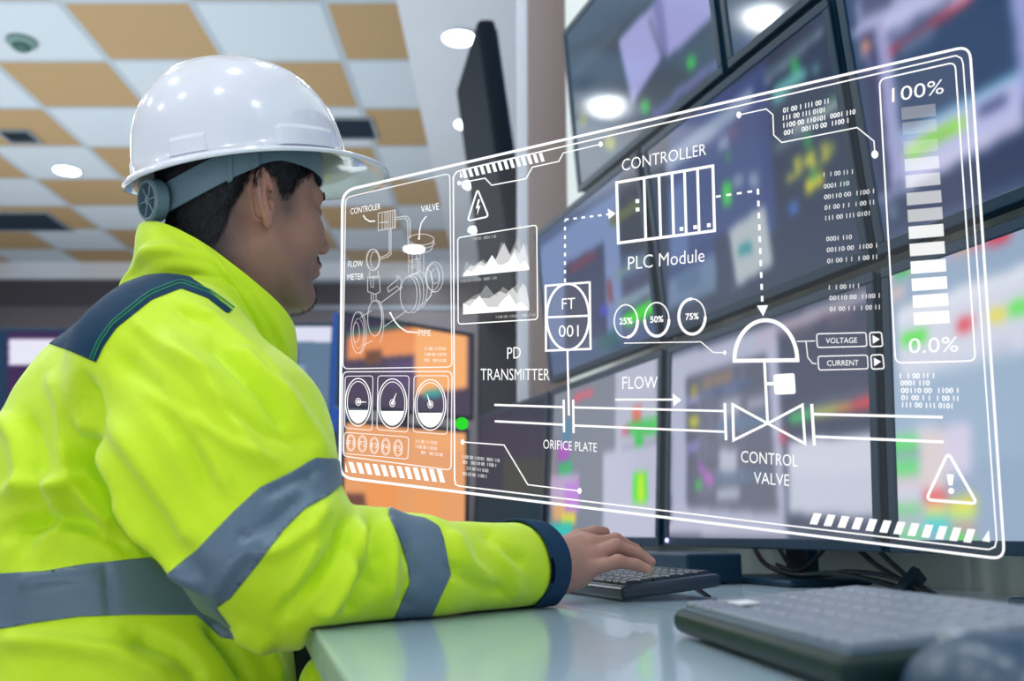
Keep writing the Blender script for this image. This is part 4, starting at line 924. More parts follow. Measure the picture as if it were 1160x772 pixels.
# hand joints
Jp = {'p': [P(664, 646, 1.168), P(700, 636.5, 1.178), P(720, 640, 1.184), P(734, 645.5, 1.187)],
      'r': [P(668, 631, 1.182), P(698, 620, 1.198), P(721, 628, 1.206), P(737, 637, 1.208)],
      'm': [P(668, 619, 1.198), P(697, 613, 1.218), P(719, 624, 1.228), P(733, 634, 1.232)],
      'i': [P(665, 615, 1.212), P(690, 617, 1.238), P(708, 624, 1.252), P(718, 637, 1.258)]}
Rr = {'p': (.0098, .0078, .0070, .0060), 'r': (.0108, .0088, .0078, .0066), 'm': (.0112, .0090, .0080, .0068), 'i': (.0112, .0088, .0078, .0066)}
Jl = {k: [np.array(tuple(q))@np.diag([1, 1, 1]) for q in v] for k, v in Jp.items()}
def hand_sdf(p, J, wr, fore):
    J = {k: [A3(q) for q in v] for k, v in J.items()}; d = None
    hdir = (J['m'][0]-wr)/np.linalg.norm(J['m'][0]-wr)
    lat = J['i'][0]-J['p'][0]; lat /= np.linalg.norm(lat); up = np.cross(hdir, lat)
    if up[2] < 0: up = -up
    # palm: metacarpals as cones from the wrist
    wofs = {'p': -.016, 'r': -.006, 'm': .005, 'i': .015}
    for k in 'prmi':
        a = wr+lat*wofs[k]+hdir*.012; b = J[k][0]-up*.003; q = cone(p, a, b, .0195, .0118 if k != 'p' else .0115); d = q if d is None else smin(d, q, .012)
    # heel of the palm, little-finger edge and thumb base
    d = smin(d, cone(p, wr-lat*.020-hdir*.008-up*.012, J['p'][0]-up*.015-hdir*.012, .021, .0105), .014)
    d = smin(d, cone(p, wr+lat*.012+hdir*.012-up*.012, J['i'][0]-up*.020-hdir*.02, .020, .012), .014)
    # knuckles and tendons
    for k in 'prmi':
        d = smin(d, np.linalg.norm(p-(J[k][0]+up*.0025), axis=-1)-.0088, .007)
        d = smin(d, cone(p, wr+lat*wofs[k]*.8+up*.0165+hdir*.03, J[k][0]+up*.0070, .0026, .0038), .0035)
    for k in 'prmi':
        fd = None; R = Rr[k]
        for i in range(3):
            q = cone(p, J[k][i], J[k][i+1], R[i], R[i+1]); fd = q if fd is None else smin(fd, q, .003)
        fd = smin(fd, np.linalg.norm(p-(J[k][1]+up*.0008), axis=-1)-R[1]*1.03, .003)
        d = smin(d, fd, .0035)
    for (u0, v0, u1, v1) in ((.03, -.004, .055, .010), (.04, -.018, .06, -.006), (.055, -.006, .075, -.012), (.02, .010, .05, .018)):     # veins on the back of the hand
        d = smin(d, cone(p, wr+hdir*u0+lat*v0+up*.0175, wr+hdir*u1+lat*v1+up*(.0165 if u1 < .07 else .012), .0018, .0018), .003)
    # thumb leaves the side of the palm
    t0 = wr+lat*.022+hdir*.022-up*.010; t1 = t0+hdir*.036+lat*.020-up*.010; t2 = t1+hdir*.030+lat*.004-up*.008; t3 = t2+hdir*.022-lat*.004-up*.006
    th = smin(smin(cone(p, t0, t1, .016, .0115), cone(p, t1, t2, .0115, .0095), .004), cone(p, t2, t3, .0095, .0082), .003)
    d = smin(d, th, .008)
    d = smin(d, cone(p, wr-hdir*.03-lat*.010-up*.004, wr+hdir*.02-lat*.006, .0285, .024), .014)
    d = smin(d, cone(p, fore, wr, .036, .0255), .012)
    return d
def head_sdf(p, ears=True):
    q = (p-C0)@HR; x, y, z = q[..., 0], q[..., 1], q[..., 2]; s = q.copy(); s[..., 1] = np.abs(y)
    d = ell(q, (.001, 0, .045), (.091, .0765, .090))
    d = smin(d, ell(q, (.032, 0, -.022), (.060, .060, .078)), .03)
    d = smin(d, cone(s, (-.004, .055, -.035), (.062, .024, -.088), .016, .016), .022)
    d = smin(d, ell(s, (.072, 0, -.088), (.022, .026, .018)), .014)
    d = smin(d, ell(s, (.056, .040, -.016), (.028, .022, .024)), .02)
    d = smin(d, cone(s, (.084, .006, .030), (.072, .046, .030), .0115, .011), .012)
    d = smax(d, -ell(s, (.099, .033, .010), (.016, .019, .013)), .012)
    d = smin(d, np.linalg.norm(s-np.array((.0745, .032, .010)), axis=-1)-.0128, .003)
    d = smin(d, ell(s, (.0765, .032, .0135), (.0125, .0155, .0072)), .003)
    d = smin(d, cone(q, (.090, 0, .022), (.1135, 0, -.018), .0065, .0098), .010)
    d = smin(d, ell(s, (.104, .0115, -.024), (.0105, .0068, .0075)), .005)
    d = smin(d, ell(q, (.084, 0, -.050), (.016, .026, .018)), .012)
    d = smin(d, ell(q, (.0960, 0, -.0475), (.0080, .0205, .0046)), .003); d = smin(d, ell(q, (.0945, 0, -.0570), (.0082, .018, .0052)), .003)
    d = smax(d, -ell(q, (.108, 0, -.0522), (.008, .022, .0007)), .002)
    # neck
    d = smin(d, cone(p, neck0, neck1, .055, .066), .022)
    if not ears: return d
    # ears
    ea = math.radians(28); ca, sa = math.cos(ea), math.sin(ea)
    e = (s-np.array((-.022, .076, .004)))/.86; ex = e[..., 0]*ca-e[..., 1]*sa; ey = e[..., 0]*sa+e[..., 1]*ca; ez = e[..., 2]
    ex = ex+ez*.16; E = np.stack([ex, ey, ez], -1)
    ear = ell(E, (-.006, .009, .002), (.0185, .0055, .0325))
    rr = np.hypot((ex+.006)/.0165, (ez-.003)/.0300); rim = np.hypot((rr-1)*.019, ey-.0125)-.0034
    rim = np.where(ez < -.014, rim+.0035*np.clip((-.014-ez)/.01, 0, 1), rim)
    ear = smin(ear, rim, .0035)
    r2 = np.hypot((ex+.003)/.0090, (ez-.000)/.0190); ant = np.hypot((r2-1)*.011, ey-.0105)-.0026; ant = np.where(ex > .004, ant+.004, ant); ear = smin(ear, ant, .003)
    ear = smax(ear, -ell(E, (.0035, .0140, .001), (.0098, .0125, .0165)), .002)
    ear = smin(ear, ell(E, (.002, .0060, -.0275), (.0085, .0050, .0105)), .004)
    ear = smin(ear, ell(E, (.0115, .0075, -.004), (.0040, .0045, .0065)), .003)
    ear = smin(ear, cone(E, (.004, -.004, .014), (.004, -.004, -.016), .008, .007), .006)
    return smin(d, ear*.86, .004)
def torso_core(p, g=0.0):
    d = ell(p, (-.465, 1.155, Z(.03)), (.122+g, .185+g, .19+g), NR)
    d = smin(d, ell(p, (-.45, 1.13, Z(-.20)), (.128+g, .178+g, .24+g), NR), .06); return d
def body_sdf(p):
    d = local(p, C0-hu*.02, .20, head_sdf)
    d = smin(d, cone(p, neck0, neck1, .055, .066), .022)
    d = smin(d, torso_core(p, -.02), .03)
    d = smin(d, chain(p, [neck1, SH*.8+neck1*.2], [.06, .06], .03), .03); d = smin(d, chain(p, [neck1, SHL*.8+neck1*.2], [.06, .06], .03), .03)
    fore = EL2*.35+WR*.65
    d = smin(d, chain(p, [SH, EL, fore, WR], [.055, .045, .038, .027], .02), .02)
    d = smin(d, chain(p, [SHL, ELL, WRL], [.055, .045, .026], .02), .02)
    d = smin(d, local(p, WR*.5+A3(Jp['m'][1])*.5, .14, lambda q: hand_sdf(q, Jp, WR, fore)), .006)
    return d
# far hand: relaxed on the desk, mostly hidden
JL = {}
_o = np.array((0, 0, 0.))
for k, off in zip('imrp', (-.030, -.010, .010, .029)):
    b = WRL+nn*.085+dd_*off+np.array((0, 0, -.006)); m = b+nn*.036+np.array((0, 0, .004)); e_ = m+nn*.022+np.array((0, 0, -.010)); e2 = e_+nn*.016+np.array((0, 0, -.012)); JL[k] = [b, m, e_, e2]
def body_full(p):
    d = body_sdf(p); return smin(d, local(p, WRL+nn*.09, .14, hand_sdf_l), .006)
def hand_sdf_l(p):
    d = None
    for k, wo in zip('prmi', (.016, .006, -.005, -.015)):
        q = cone(p, WRL+dd_*wo+nn*.012, JL[k][0], .0185, .012); d = q if d is None else smin(d, q, .012)
        for i in range(3): d = smin(d, cone(p, JL[k][i], JL[k][i+1], Rr[k][i], Rr[k][i+1]), .003)
    t0 = WRL-dd_*.022+nn*.022; t1 = t0+nn*.036-dd_*.020-np.array((0, 0, .008)); t2 = t1+nn*.03-np.array((0, 0, .008))
    d = smin(d, smin(cone(p, t0, t1, .015, .011), cone(p, t1, t2, .011, .008), .004), .008); return d
import time as _t; _t0 = _t.time()
allJ = np.array([A3(q) for v in Jp.values() for q in v])
def bvh(fn_parts):
    """evaluate each part only near its own box"""
    pass
H_B = .0017
hv, hq = polygonize(body_full, (-.70, .84, Z(-.47)), (.20, 1.56, Z(.50)), .0050, 16) if False else (None, None)
def gridjoin():
    # one fine grid for the whole body so that head, arms and hands are one surface
    return polygonize(body_full, (-.72, .82, Z(-.46)), (.20, 1.58, Z(.48)), .0020, 16)
bv, bq = gridjoin(); bv = smooth(bv, bq, 1, .5)
print('body', len(bv), _t.time()-_t0)
def smesh(name, v, f):
    me = bpy.data.meshes.new(name); v = np.asarray(v, np.float32)
    if isinstance(f, np.ndarray):
        me.vertices.add(len(v)); me.vertices.foreach_set('co', v.ravel()); k = f.shape[1]; me.loops.add(f.size); me.loops.foreach_set('vertex_index', f.ravel().astype(np.int32)); me.polygons.add(len(f))
        me.polygons.foreach_set('loop_start', np.arange(0, f.size, k, dtype=np.int32)); me.update(calc_edges=True); me.validate()
    else: me.from_pydata(v.tolist(), [], f)
    me.shade_smooth(); return me
# skin with beard shadow, ear and knuckle redness and nail tones as a mesh colour (the colour of the skin itself)
q = (bv-C0)@HR; X, Y, Zq = q[:, 0], q[:, 1], q[:, 2]
skin = np.tile(np.array((168, 122, 104.)), (len(bv), 1))
def blend(c, w): 
    w = np.clip(w, 0, 1)[:, None]; skin[:] = skin*(1-w)+np.array(c, float)*w
inhead = (np.abs(X) < .14) & (np.abs(Y) < .12) & (Zq > -.14)
jaw = np.clip((-.035-Zq-.35*np.clip(.06-X, 0, 1)*0)/.03, 0, 1)*np.clip((X-.005)/.03, 0, 1)*inhead
blend((120, 98, 92), jaw*.55)
blend((232, 158, 128), np.exp(-((X+.024)/.028)**2-((np.abs(Y)-.09)/.014)**2-((Zq+.0)/.04)**2)*.7*inhead)
blend((178, 110, 98), np.exp(-((X-.102)/.012)**2-(Y/.026)**2-((Zq+.0525)/.010)**2)*.8*inhead)
blend((192, 146, 130), np.clip(1.2-np.linalg.norm(bv-(WR*.4+A3(Jp['m'][0])*.6), axis=1)/.11, 0, .8))
for k in 'prmi':
    for i in (0, 1): blend((186, 118, 104), np.exp(-(np.linalg.norm(bv-A3(Jp[k][i]), axis=1)/.012)**2)*.5)
    tip = A3(Jp[k][3]); blend((214, 158, 142), np.exp(-(np.linalg.norm(bv-tip, axis=1)/.009)**2)*.7)
blend((104, 84, 80), inhead*np.clip((.012-np.abs(Zq-.02-.0*X)/6), 0, .01)*0)
nape = inhead*np.clip((-.025-X)/.03, 0, 1)*np.clip((Zq+.085)/.03, 0, 1); blend((66, 56, 58), nape*.9)
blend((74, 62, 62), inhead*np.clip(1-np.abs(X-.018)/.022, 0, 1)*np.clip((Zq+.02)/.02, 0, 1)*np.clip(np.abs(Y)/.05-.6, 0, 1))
blend((160, 122, 110), (vnoise(bv, 60)*.5+.5)*.35)
m_skin = bpy.data.materials.new('skin'); m_skin.use_nodes = True; nt = m_skin.node_tree; b = nt.nodes['Principled BSDF']; a = nt.nodes.new('ShaderNodeVertexColor'); a.layer_name = 'Col'
nt.links.new(a.outputs['Color'], b.inputs['Base Color']); b.inputs['Roughness'].default_value = .48; b.inputs['Subsurface Weight'].default_value = .12; b.inputs['Subsurface Radius'].default_value = (.008, .003, .002); b.inputs['Subsurface Scale'].default_value = .6
tc = nt.nodes.new('ShaderNodeTexCoord'); nz = nt.nodes.new('ShaderNodeTexVoronoi'); nz.inputs['Scale'].default_value = 900; nt.links.new(tc.outputs['Object'], nz.inputs['Vector'])
bp = nt.nodes.new('ShaderNodeBump'); bp.inputs['Strength'].default_value = .45; bp.inputs['Distance'].default_value = .0008; nt.links.new(nz.outputs['Distance'], bp.inputs['Height']); nt.links.new(bp.outputs['Normal'], b.inputs['Normal'])
me = smesh('body', bv, bq); ca = me.color_attributes.new('Col', 'FLOAT_COLOR', 'POINT')
def slin(c): c = c/255.; return np.where(c <= .04045, c/12.92, ((c+.055)/1.055)**2.4)
ca.data.foreach_set('color', np.concatenate([slin(skin), np.ones((len(skin), 1))], 1).ravel().astype(np.float32))
body = link('body', me, m_skin, person)

# hair
def hair_region(q):
    x, y, z = q[..., 0], np.abs(q[..., 1]), q[..., 2]
    lowx = np.array([-.13, -.10, -.078, -.062, -.048, -.038, -.028, -.012, .000, .008, .020, .032, .048, .064, .080, .12]); lowz = np.array([-.054, -.058, -.056, -.044, -.016, .018, .042, .044, .036, .020, .022, .040, .052, .064, .074, .080])
    return np.interp(x, lowx, lowz)-z
def hair_sdf(p):
    q = (p-C0)@HR; d = smin(head_sdf(p, False), cone(p, neck0, neck1, .055, .066), .022)
    g = hair_region(q)+vnoise(p, 220)*.0025; t = .0055*np.clip(-g/.035, 0, 1)+.0010
    return smax(d-t-vnoise(p, 300, 3)*.0007, g, .002)
xv, xq = polygonize(hair_sdf, C0-.16, C0+.16, .002, 20)
hair = link('hair', smesh('hair', xv, xq), mat('hair', (22, 22, 28), .7, noise=.4, nscale=300, bump=.6, bscale=420), person)
# strands of the short hair, and of eyebrow, moustache and chin beard
def strands(cent, nrm, direction, L, wid, jit):
    V = []; Fc = []
    for c, n in zip(cent, nrm):
        d0 = direction(c); d0 = d0-n*np.dot(d0, n)*.8+n*.28+RNG.normal(0, jit, 3); d0 /= np.linalg.norm(d0); s = np.cross(d0, n); s /= np.linalg.norm(s)+1e-9; l = L*(.6+.8*RNG.rand()); i = len(V)
        V += [c-s*wid, c+s*wid, c+d0*l*.55+s*wid*.7, c+d0*l-n*l*.12, c+d0*l*.55-s*wid*.7]; Fc.append([i, i+1, i+2, i+3, i+4])
    return V, Fc
hn = vnormals(xv, xq); qh = (xv-C0)@HR; sel = np.where((qh[:, 2] < .085) & (np.einsum('ij,ij->i', hn, xv-C0) > 0))[0]; sel = RNG.choice(sel, 9000)
V_, F_ = strands(xv[sel], hn[sel], lambda c: -hu*1.0-hf*.35, .0085, .00022, .16)
bq_ = (bv-C0)@HR; gb = hair_region(bq_); inh = (np.abs(bq_[:, 0]) < .12) & (np.abs(bq_[:, 1]) > .045) & (np.abs(bq_[:, 1]) < .10) & (bq_[:, 2] > -.075) & (gb > -.003) & (gb < .010) & (np.linalg.norm(bq_-np.array((-.022, 0, 0)), axis=1) > .0)
ii = np.where(inh)[0]; ii = RNG.choice(ii, 6000, p=(lambda w: w/w.sum())(np.exp(-np.clip(gb[ii], 0, 1)/.004))); bn_ = vnormals(bv, bq)
V2_, F2_ = strands(bv[ii]+RNG.normal(0, .0006, (len(ii), 3)), bn_[ii], lambda c: -hu*1.0-hf*.3, .0045, .00016, .2)
F_ = F_+[[k+len(V_) for k in f] for f in F2_]; V_ = V_+V2_
link('hair_strands', smesh('hair_strands', np.array(V_), F_), mat('hair_strand', (58, 56, 64), .45), hair)
def facial(cond, n, direction, L, name, col):
    bn = bnorm; idx = np.where(cond)[0]; idx = RNG.choice(idx, n); V, Fc = strands(bv[idx]+RNG.normal(0, .0004, (n, 3)), bn[idx], direction, L, .0003, .12)
    link(name, smesh(name, np.array(V), Fc), mat(name, col, .6), person)
bnorm = vnormals(bv, bq)
q = (bv-C0)@HR; X, Y, Zq = q[:, 0], np.abs(q[:, 1]), q[:, 2]
facial((np.abs(Zq-.031-.05*(.04-Y)) < .0042) & (Y > .012) & (Y < .052) & (X > .06), 900, lambda c: np.sign((c-C0)@hl)*hl*1.0-hf*.3, .006, 'eyebrow', (24, 22, 26))
facial((np.abs(Zq+.0385) < .0045) & (Y < .026) & (X > .080), 420, lambda c: -hu+np.sign((c-C0)@hl)*hl*.7, .006, 'moustache', (30, 27, 30))
facial((Zq < -.072) & (Zq > -.110) & (Y < .024) & (X > .060), 220, lambda c: -hu, .006, 'chin_beard', (34, 30, 32))
print('hair', _t.time()-_t0)

# ---------------------------------------------------------------- jacket
NF_ = A3(NF)
PUFFS = [(A3(P(360, 580, .93)), .029), (A3(P(368, 570, .95)), .020), (A3(P(411, 601, .95)), .022), (A3(P(436, 600, .96)), .021), (A3(P(452, 606, .97)), .021)]
def jacket_sdf(p):
    d = torso_core(p, .022)
    d = smin(d, ell(p, (-.375, 1.085, Z(-.19)), (.150, .175, .17), NR), .04); d = smin(d, cone(p, P(374, 775, 1.03), P(400, 830, 1.03), .030, .045), .02)           # loose front
    d = smin(d, cone(p, (-.455, 1.13, Z(.12)), SH, .085, .084), .05)
    d = smin(d, cone(p, (-.455, 1.15, Z(.12)), SHL, .085, .084), .05)
    d = smin(d, cone(p, (-.435, 1.115, Z(.15)), (-.378, 1.085, Z(.232)), .100, .072), .04)
    arm = chain(p, [SH, SH*.5+EL*.5+np.array((.01, 0, .0)), EL], [.094, .097, .078], .03)
    w1 = W1
    arm = smin(arm, chain(p, [EL, EL2, w1, WR], [.074, .064, .053, .0445], .02), .009)
    for c_, r_ in PUFFS: arm = smin(arm, np.linalg.norm(p-c_, axis=-1)-r_, .005)
    fd = (WR-w1)/np.linalg.norm(WR-w1); arm = smax(arm, (p-WR)@fd+.026, .002)
    armL = chain(p, [SHL, ELL, WRL], [.09, .075, .048], .03)
    fl = (WRL-ELL)/np.linalg.norm(WRL-ELL); armL = smax(armL, (p-WRL)@fl+.01, .002)
    d = smin(d, smin(arm, armL, .01), .016)
    # shallow drapes
    d = d + .0035*vnoise(p*np.array((1, 1, .6)), 11, 1)+.0022*vnoise(p, 24, 2)
    # rests on the desk
    t = p@NF_; slab_ = np.maximum(np.maximum(p[..., 2]-DESK_Z-.0015, DESK_Z-.032-p[..., 2]), DF-.004-t); d = smax(d, -slab_, .004)
    # sleeve openings
    d = smax(d, -(np.maximum(cone(p, WR-fd*.05, WR+fd*.05, .040, .040), -((p-WR)@fd)-.055)), .002)
    # neck opening and hem
    d = smax(d, -cone(p, (-.40, 1.12, Z(.17)), (-.33, 1.09, Z(.33)), .070, .086), .008)
    d = smax(d, Z(-.43)-p[..., 2], .01)
    return d
jv, jq = polygonize(jacket_sdf, (-.76, .74, Z(-.45)), (.10, 1.60, Z(.34)), .0040, 16)
jv = smooth(jv, jq, 1)
print('jacket', len(jv), _t.time()-_t0)
jn = vnormals(jv, jq)
# folds of the cloth: (polyline seen from the aisle side, height in m, width in px)
folds = [([(92, 470), (112, 500), (150, 560), (196, 630), (230, 668)], .010, 9), ([(214, 345), (255, 380), (305, 425), (345, 485), (372, 530)], .007, 15), ([(232, 378), (262, 408), (300, 446), (330, 492)], -.008, 12), ([(180, 372), (225, 420), (268, 478), (300, 540)], .006, 14),
         ([(130, 400), (170, 440), (215, 500), (240, 560)], -.006, 15), ([(120, 470), (165, 530), (205, 585), (225, 620)], .006, 14),
         ([(95, 430), (108, 470), (112, 530), (150, 590), (190, 640)], -.013, 10), ([(60, 420), (75, 460), (80, 520), (60, 600)], .007, 13), ([(30, 470), (45, 520), (40, 590), (20, 630)], -.007, 13),
         ([(0, 560), (50, 545), (95, 560), (140, 610)], .007, 12), ([(10, 600), (60, 585), (110, 600)], -.007, 10), ([(70, 500), (95, 560), (125, 610)], .006, 9),
         ([(396, 586), (384, 620), (352, 660), (318, 700)], -.012, 9), ([(408, 588), (405, 630), (385, 670), (360, 705)], .008, 9), ([(418, 592), (428, 632), (420, 672)], -.009, 9), ([(436, 588), (444, 625), (440, 680)], .006, 9),
         ([(372, 570), (352, 600), (322, 620), (290, 630)], .006, 10), ([(345, 560), (310, 590), (270, 610)], -.005, 10),
         ([(455, 610), (470, 650), (455, 695)], -.005, 9), ([(512, 600), (530, 640), (560, 665)], .005, 9), ([(505, 640), (540, 660), (575, 672)], -.005, 8), ([(545, 600), (572, 625), (596, 640)], -.004, 8), ([(560, 612), (580, 650), (590, 676)], .003, 8),
         ([(165, 290), (190, 282), (225, 290), (252, 320)], .006, 8), ([(172, 275), (200, 265), (232, 280)], -.006, 7),
         ([(215, 470), (262, 505), (318, 528)], .004, 9), ([(250, 460), (300, 490), (350, 505)], -.004, 8), ([(150, 360), (190, 400), (250, 430)], .004, 9), ([(300, 600), (262, 640), (240, 680)], .003, 9), ([(0, 470), (20, 500), (30, 560)], .006, 12), ([(200, 350), (240, 372), (280, 400), (318, 440)], -.005, 7), ([(270, 395), (310, 440), (335, 480)], .005, 8), ([(150, 430), (200, 470), (240, 520), (262, 560)], .005, 10), ([(40, 560), (100, 540), (150, 570), (190, 620)], .007, 10), ([(0, 610), (50, 590), (100, 590), (150, 625)], -.007, 10), ([(300, 560), (330, 545), (360, 535)], -.004, 7), ([(400, 620), (410, 660), (395, 700)], -.006, 8), ([(360, 610), (345, 650), (330, 690)], .006, 9), ([(0, 725), (60, 728), (130, 740), (200, 772)], .006, 14), ([(150, 720), (200, 740), (230, 772)], -.007, 11), ([(235, 705), (262, 735), (285, 772)], -.010, 9), ([(265, 712), (300, 730), (318, 772)], .007, 9),
         ([(120, 640), (122, 668), (124, 700)], -.004, 5), ([(20, 660), (60, 655), (110, 650)], .003, 10)]
def fold_disp(v, n):
    pr = project(v); vis = np.clip(-(n@(np.array((0, 1., 0))))*1.6+.35, 0, 1)*np.clip((1.30-v[:, 1])/.06, 0, 1); d = np.zeros(len(v))
    for ln, amp, w in folds:
        e, T = pdist(pr[:, 0], pr[:, 1], ln); d += amp*1.5*np.exp(-(e/(w*.85))**2)*np.clip(np.minimum(T, 1-T)*6+.25, 0, 1)
    return d*vis
dsp = fold_disp(jv, jn); keepdesk = (jv[:, 2] < DESK_Z+.012) & (jv@NF_ > DF-.01); dsp[keepdesk] = np.minimum(dsp[keepdesk], 0)*.3
jv = jv+jn*dsp[:, None]; jv = smooth(jv, jq, 1, .4); jn = vnormals(jv, jq)
m_hv = bpy.data.materials.new('hi_vis_cloth'); m_hv.use_nodes = True; nt = m_hv.node_tree; b = nt.nodes['Principled BSDF']
b.inputs['Base Color'].default_value = lin((212, 246, 0)); b.inputs['Roughness'].default_value = .62; b.inputs['Sheen Weight'].default_value = .25
tc = nt.nodes.new('ShaderNodeTexCoord'); nz = nt.nodes.new('ShaderNodeTexNoise'); nz.inputs['Scale'].default_value = 28; nz.inputs['Detail'].default_value = 4; nz.inputs['Distortion'].default_value = .6; nt.links.new(tc.outputs['Object'], nz.inputs['Vector'])
bp = nt.nodes.new('ShaderNodeBump'); bp.inputs['Strength'].default_value = .35; bp.inputs['Distance'].default_value = .006; nt.links.new(nz.outputs['Fac'], bp.inputs['Height']); nt.links.new(bp.outputs['Normal'], b.inputs['Normal'])
jacket = link('jacket', smesh('jacket', jv, jq), m_hv, person); jacket['label'] = 'yellow hi-vis jacket'
m_tape = mat('reflective_tape', (98, 120, 140), .42, metal=.15, noise=.1, nscale=14, bump=.25, bscale=35)
m_navyc = mat('navy_cloth', (16, 56, 86), .7, spec=.25, noise=.15, nscale=18, bump=.3, bscale=40)
pr = project(jv); near = (jn[:, 1] < .45) & (jv[:, 1] < 1.24)
def patch(name, g, m, off=.0012, thick=.0016, keep=None, label=None, parent=None):
    v, t, used = clip_patch(jv, jq, g, keep); w, f = shell(v, t, off, thick); o = link(name, smesh(name, w, f), m, parent or jacket)
    if label: o['label'] = label
    return o
w1 = W1
ud = (EL-SH)/np.linalg.norm(EL-SH); fdv = (WR-w1)/np.linalg.norm(WR-w1)
# tape round the upper sleeve, between two curves
def band(l1, l2):
    return sdpoly(pr[:, 0], pr[:, 1], l1+l2[::-1])
armsel = cone(jv, SH, EL, .094, .084) < .03
up_poly = [(400, 535), (380, 520), (357, 519), (330, 535), (295, 552), (265, 580), (225, 622), (190, 651), (176, 664), (216, 715), (262, 712), (245, 689), (262, 677), (290, 642), (322, 600), (345, 577), (372, 562), (388, 548), (402, 540)]
armd = cone(jv, SH, EL, .094, .078)
patch('reflective_tape', np.maximum(sdpoly(pr[:, 0], pr[:, 1], up_poly), (armd-.024)*1000), m_tape, keep=near & (jv[:, 1] < 1.05), label='grey reflective tape round the upper sleeve')
fo_poly = [(440, 575), (462, 584), (482, 588), (497, 597), (502, 610), (510, 652), (497, 680), (483, 712), (440, 715), (452, 688), (464, 660), (461, 640), (452, 610), (440, 584)]
fore_sel = (jv@fdv > w1@fdv-.16)
patch('reflective_tape', sdpoly(pr[:, 0], pr[:, 1], fo_poly), m_tape, keep=near & (cone(jv, EL2, WR, .078, .0455) < .035), label='grey reflective tape round the forearm')
wa_poly = [(-60, 655), (0, 650), (50, 648), (100, 639), (170, 632), (196, 652), (225, 672), (260, 712), (292, 716), (282, 728), (250, 722), (222, 697), (150, 697), (90, 699), (40, 706), (0, 713), (-60, 722)]
patch('reflective_tape', np.maximum(sdpoly(pr[:, 0], pr[:, 1], wa_poly), (.026-armd)*1000), m_tape, keep=near, label='grey reflective tape round the waist')
yk = [(40, 384), (20, 375), (60, 330), (110, 300), (150, 292), (172, 296), (197, 302), (232, 326), (262, 352), (258, 356), (235, 338), (205, 327), (172, 340), (132, 372), (118, 392), (109, 411), (80, 398)]
yg = sdpoly(pr[:, 0], pr[:, 1], yk)
yoke = patch('shoulder_panel', yg, m_navyc, off=.0010, keep=(jn[:, 1] < .75) & (jv[:, 1] < 1.3), label='navy shoulder panel')
yw = [(262, 354), (235, 335), (205, 324), (172, 337), (131, 370), (117, 390), (108, 411)]
def on_cloth(x, y):
    d2 = (pr[:, 0]-x)**2+(pr[:, 1]-y)**2; m = near0 & (d2 < 64)
    if not m.any(): return None
    i = np.where(m)[0]; w = np.exp(-d2[i]/14); i2 = i[np.argmin(jv[i, 1])]; ok = jv[i, 1] < jv[i2, 1]+.02; i = i[ok]; w = w[ok]
    return (jv[i]*w[:, None]).sum(0)/w.sum()+(jn[i]*w[:, None]).sum(0)/w.sum()*.0016
near0 = jn[:, 1] < .75
for off in (2.4, 6.0):
    ln = []
    for i, (x, y) in enumerate(yw):
        a_ = np.array(yw[max(i-1, 0)]); b_ = np.array(yw[min(i+1, len(yw)-1)]); t_ = (b_-a_)/np.linalg.norm(b_-a_); n_ = np.array((-t_[1], t_[0])); n_ = n_ if n_@np.array((-.5, -1)) > 0 else -n_
        ln.append((x+n_[0]*off, y+n_[1]*off))
    pts = []
    for i in range(len(ln)-1):
        for k in range(12): t_ = k/12; q_ = on_cloth(ln[i][0]*(1-t_)+ln[i+1][0]*t_, ln[i][1]*(1-t_)+ln[i+1][1]*t_); pts += [q_] if q_ is not None else []
    for _ in range(3): pts = [pts[0]]+[(pts[i-1]+pts[i]*2+pts[i+1])/4 for i in range(1, len(pts)-1)]+[pts[-1]]
    bm = bmesh.new(); add_tube(bm, pts, .0008, 6); link('stitching', bm_mesh('stitching', bm, True), mat('green_thread', (40, 140, 100), .6), jacket)['label'] = 'green seam stitching'
# knitted cuff
def cuff_sdf(p):
    a = (p-WR)@fdv+.024; d = np.linalg.norm((p-WR)-(a-.024)[..., None]*fdv, axis=-1)
    R = .0500+.0015*vnoise(p, 40, 5)-.05*(a+.0); r = np.abs(d-R)-.0022; r = smax(r, np.abs(a+.012)-.019, .002); r = smax(r, DESK_Z+.001-p[..., 2], .002); return r
cv_, cq_ = polygonize(cuff_sdf, WR-.075, WR+.075, .0016, 16)
link('cuff', smesh('cuff', cv_, cq_), m_navyc, jacket)['label'] = 'navy cuff'
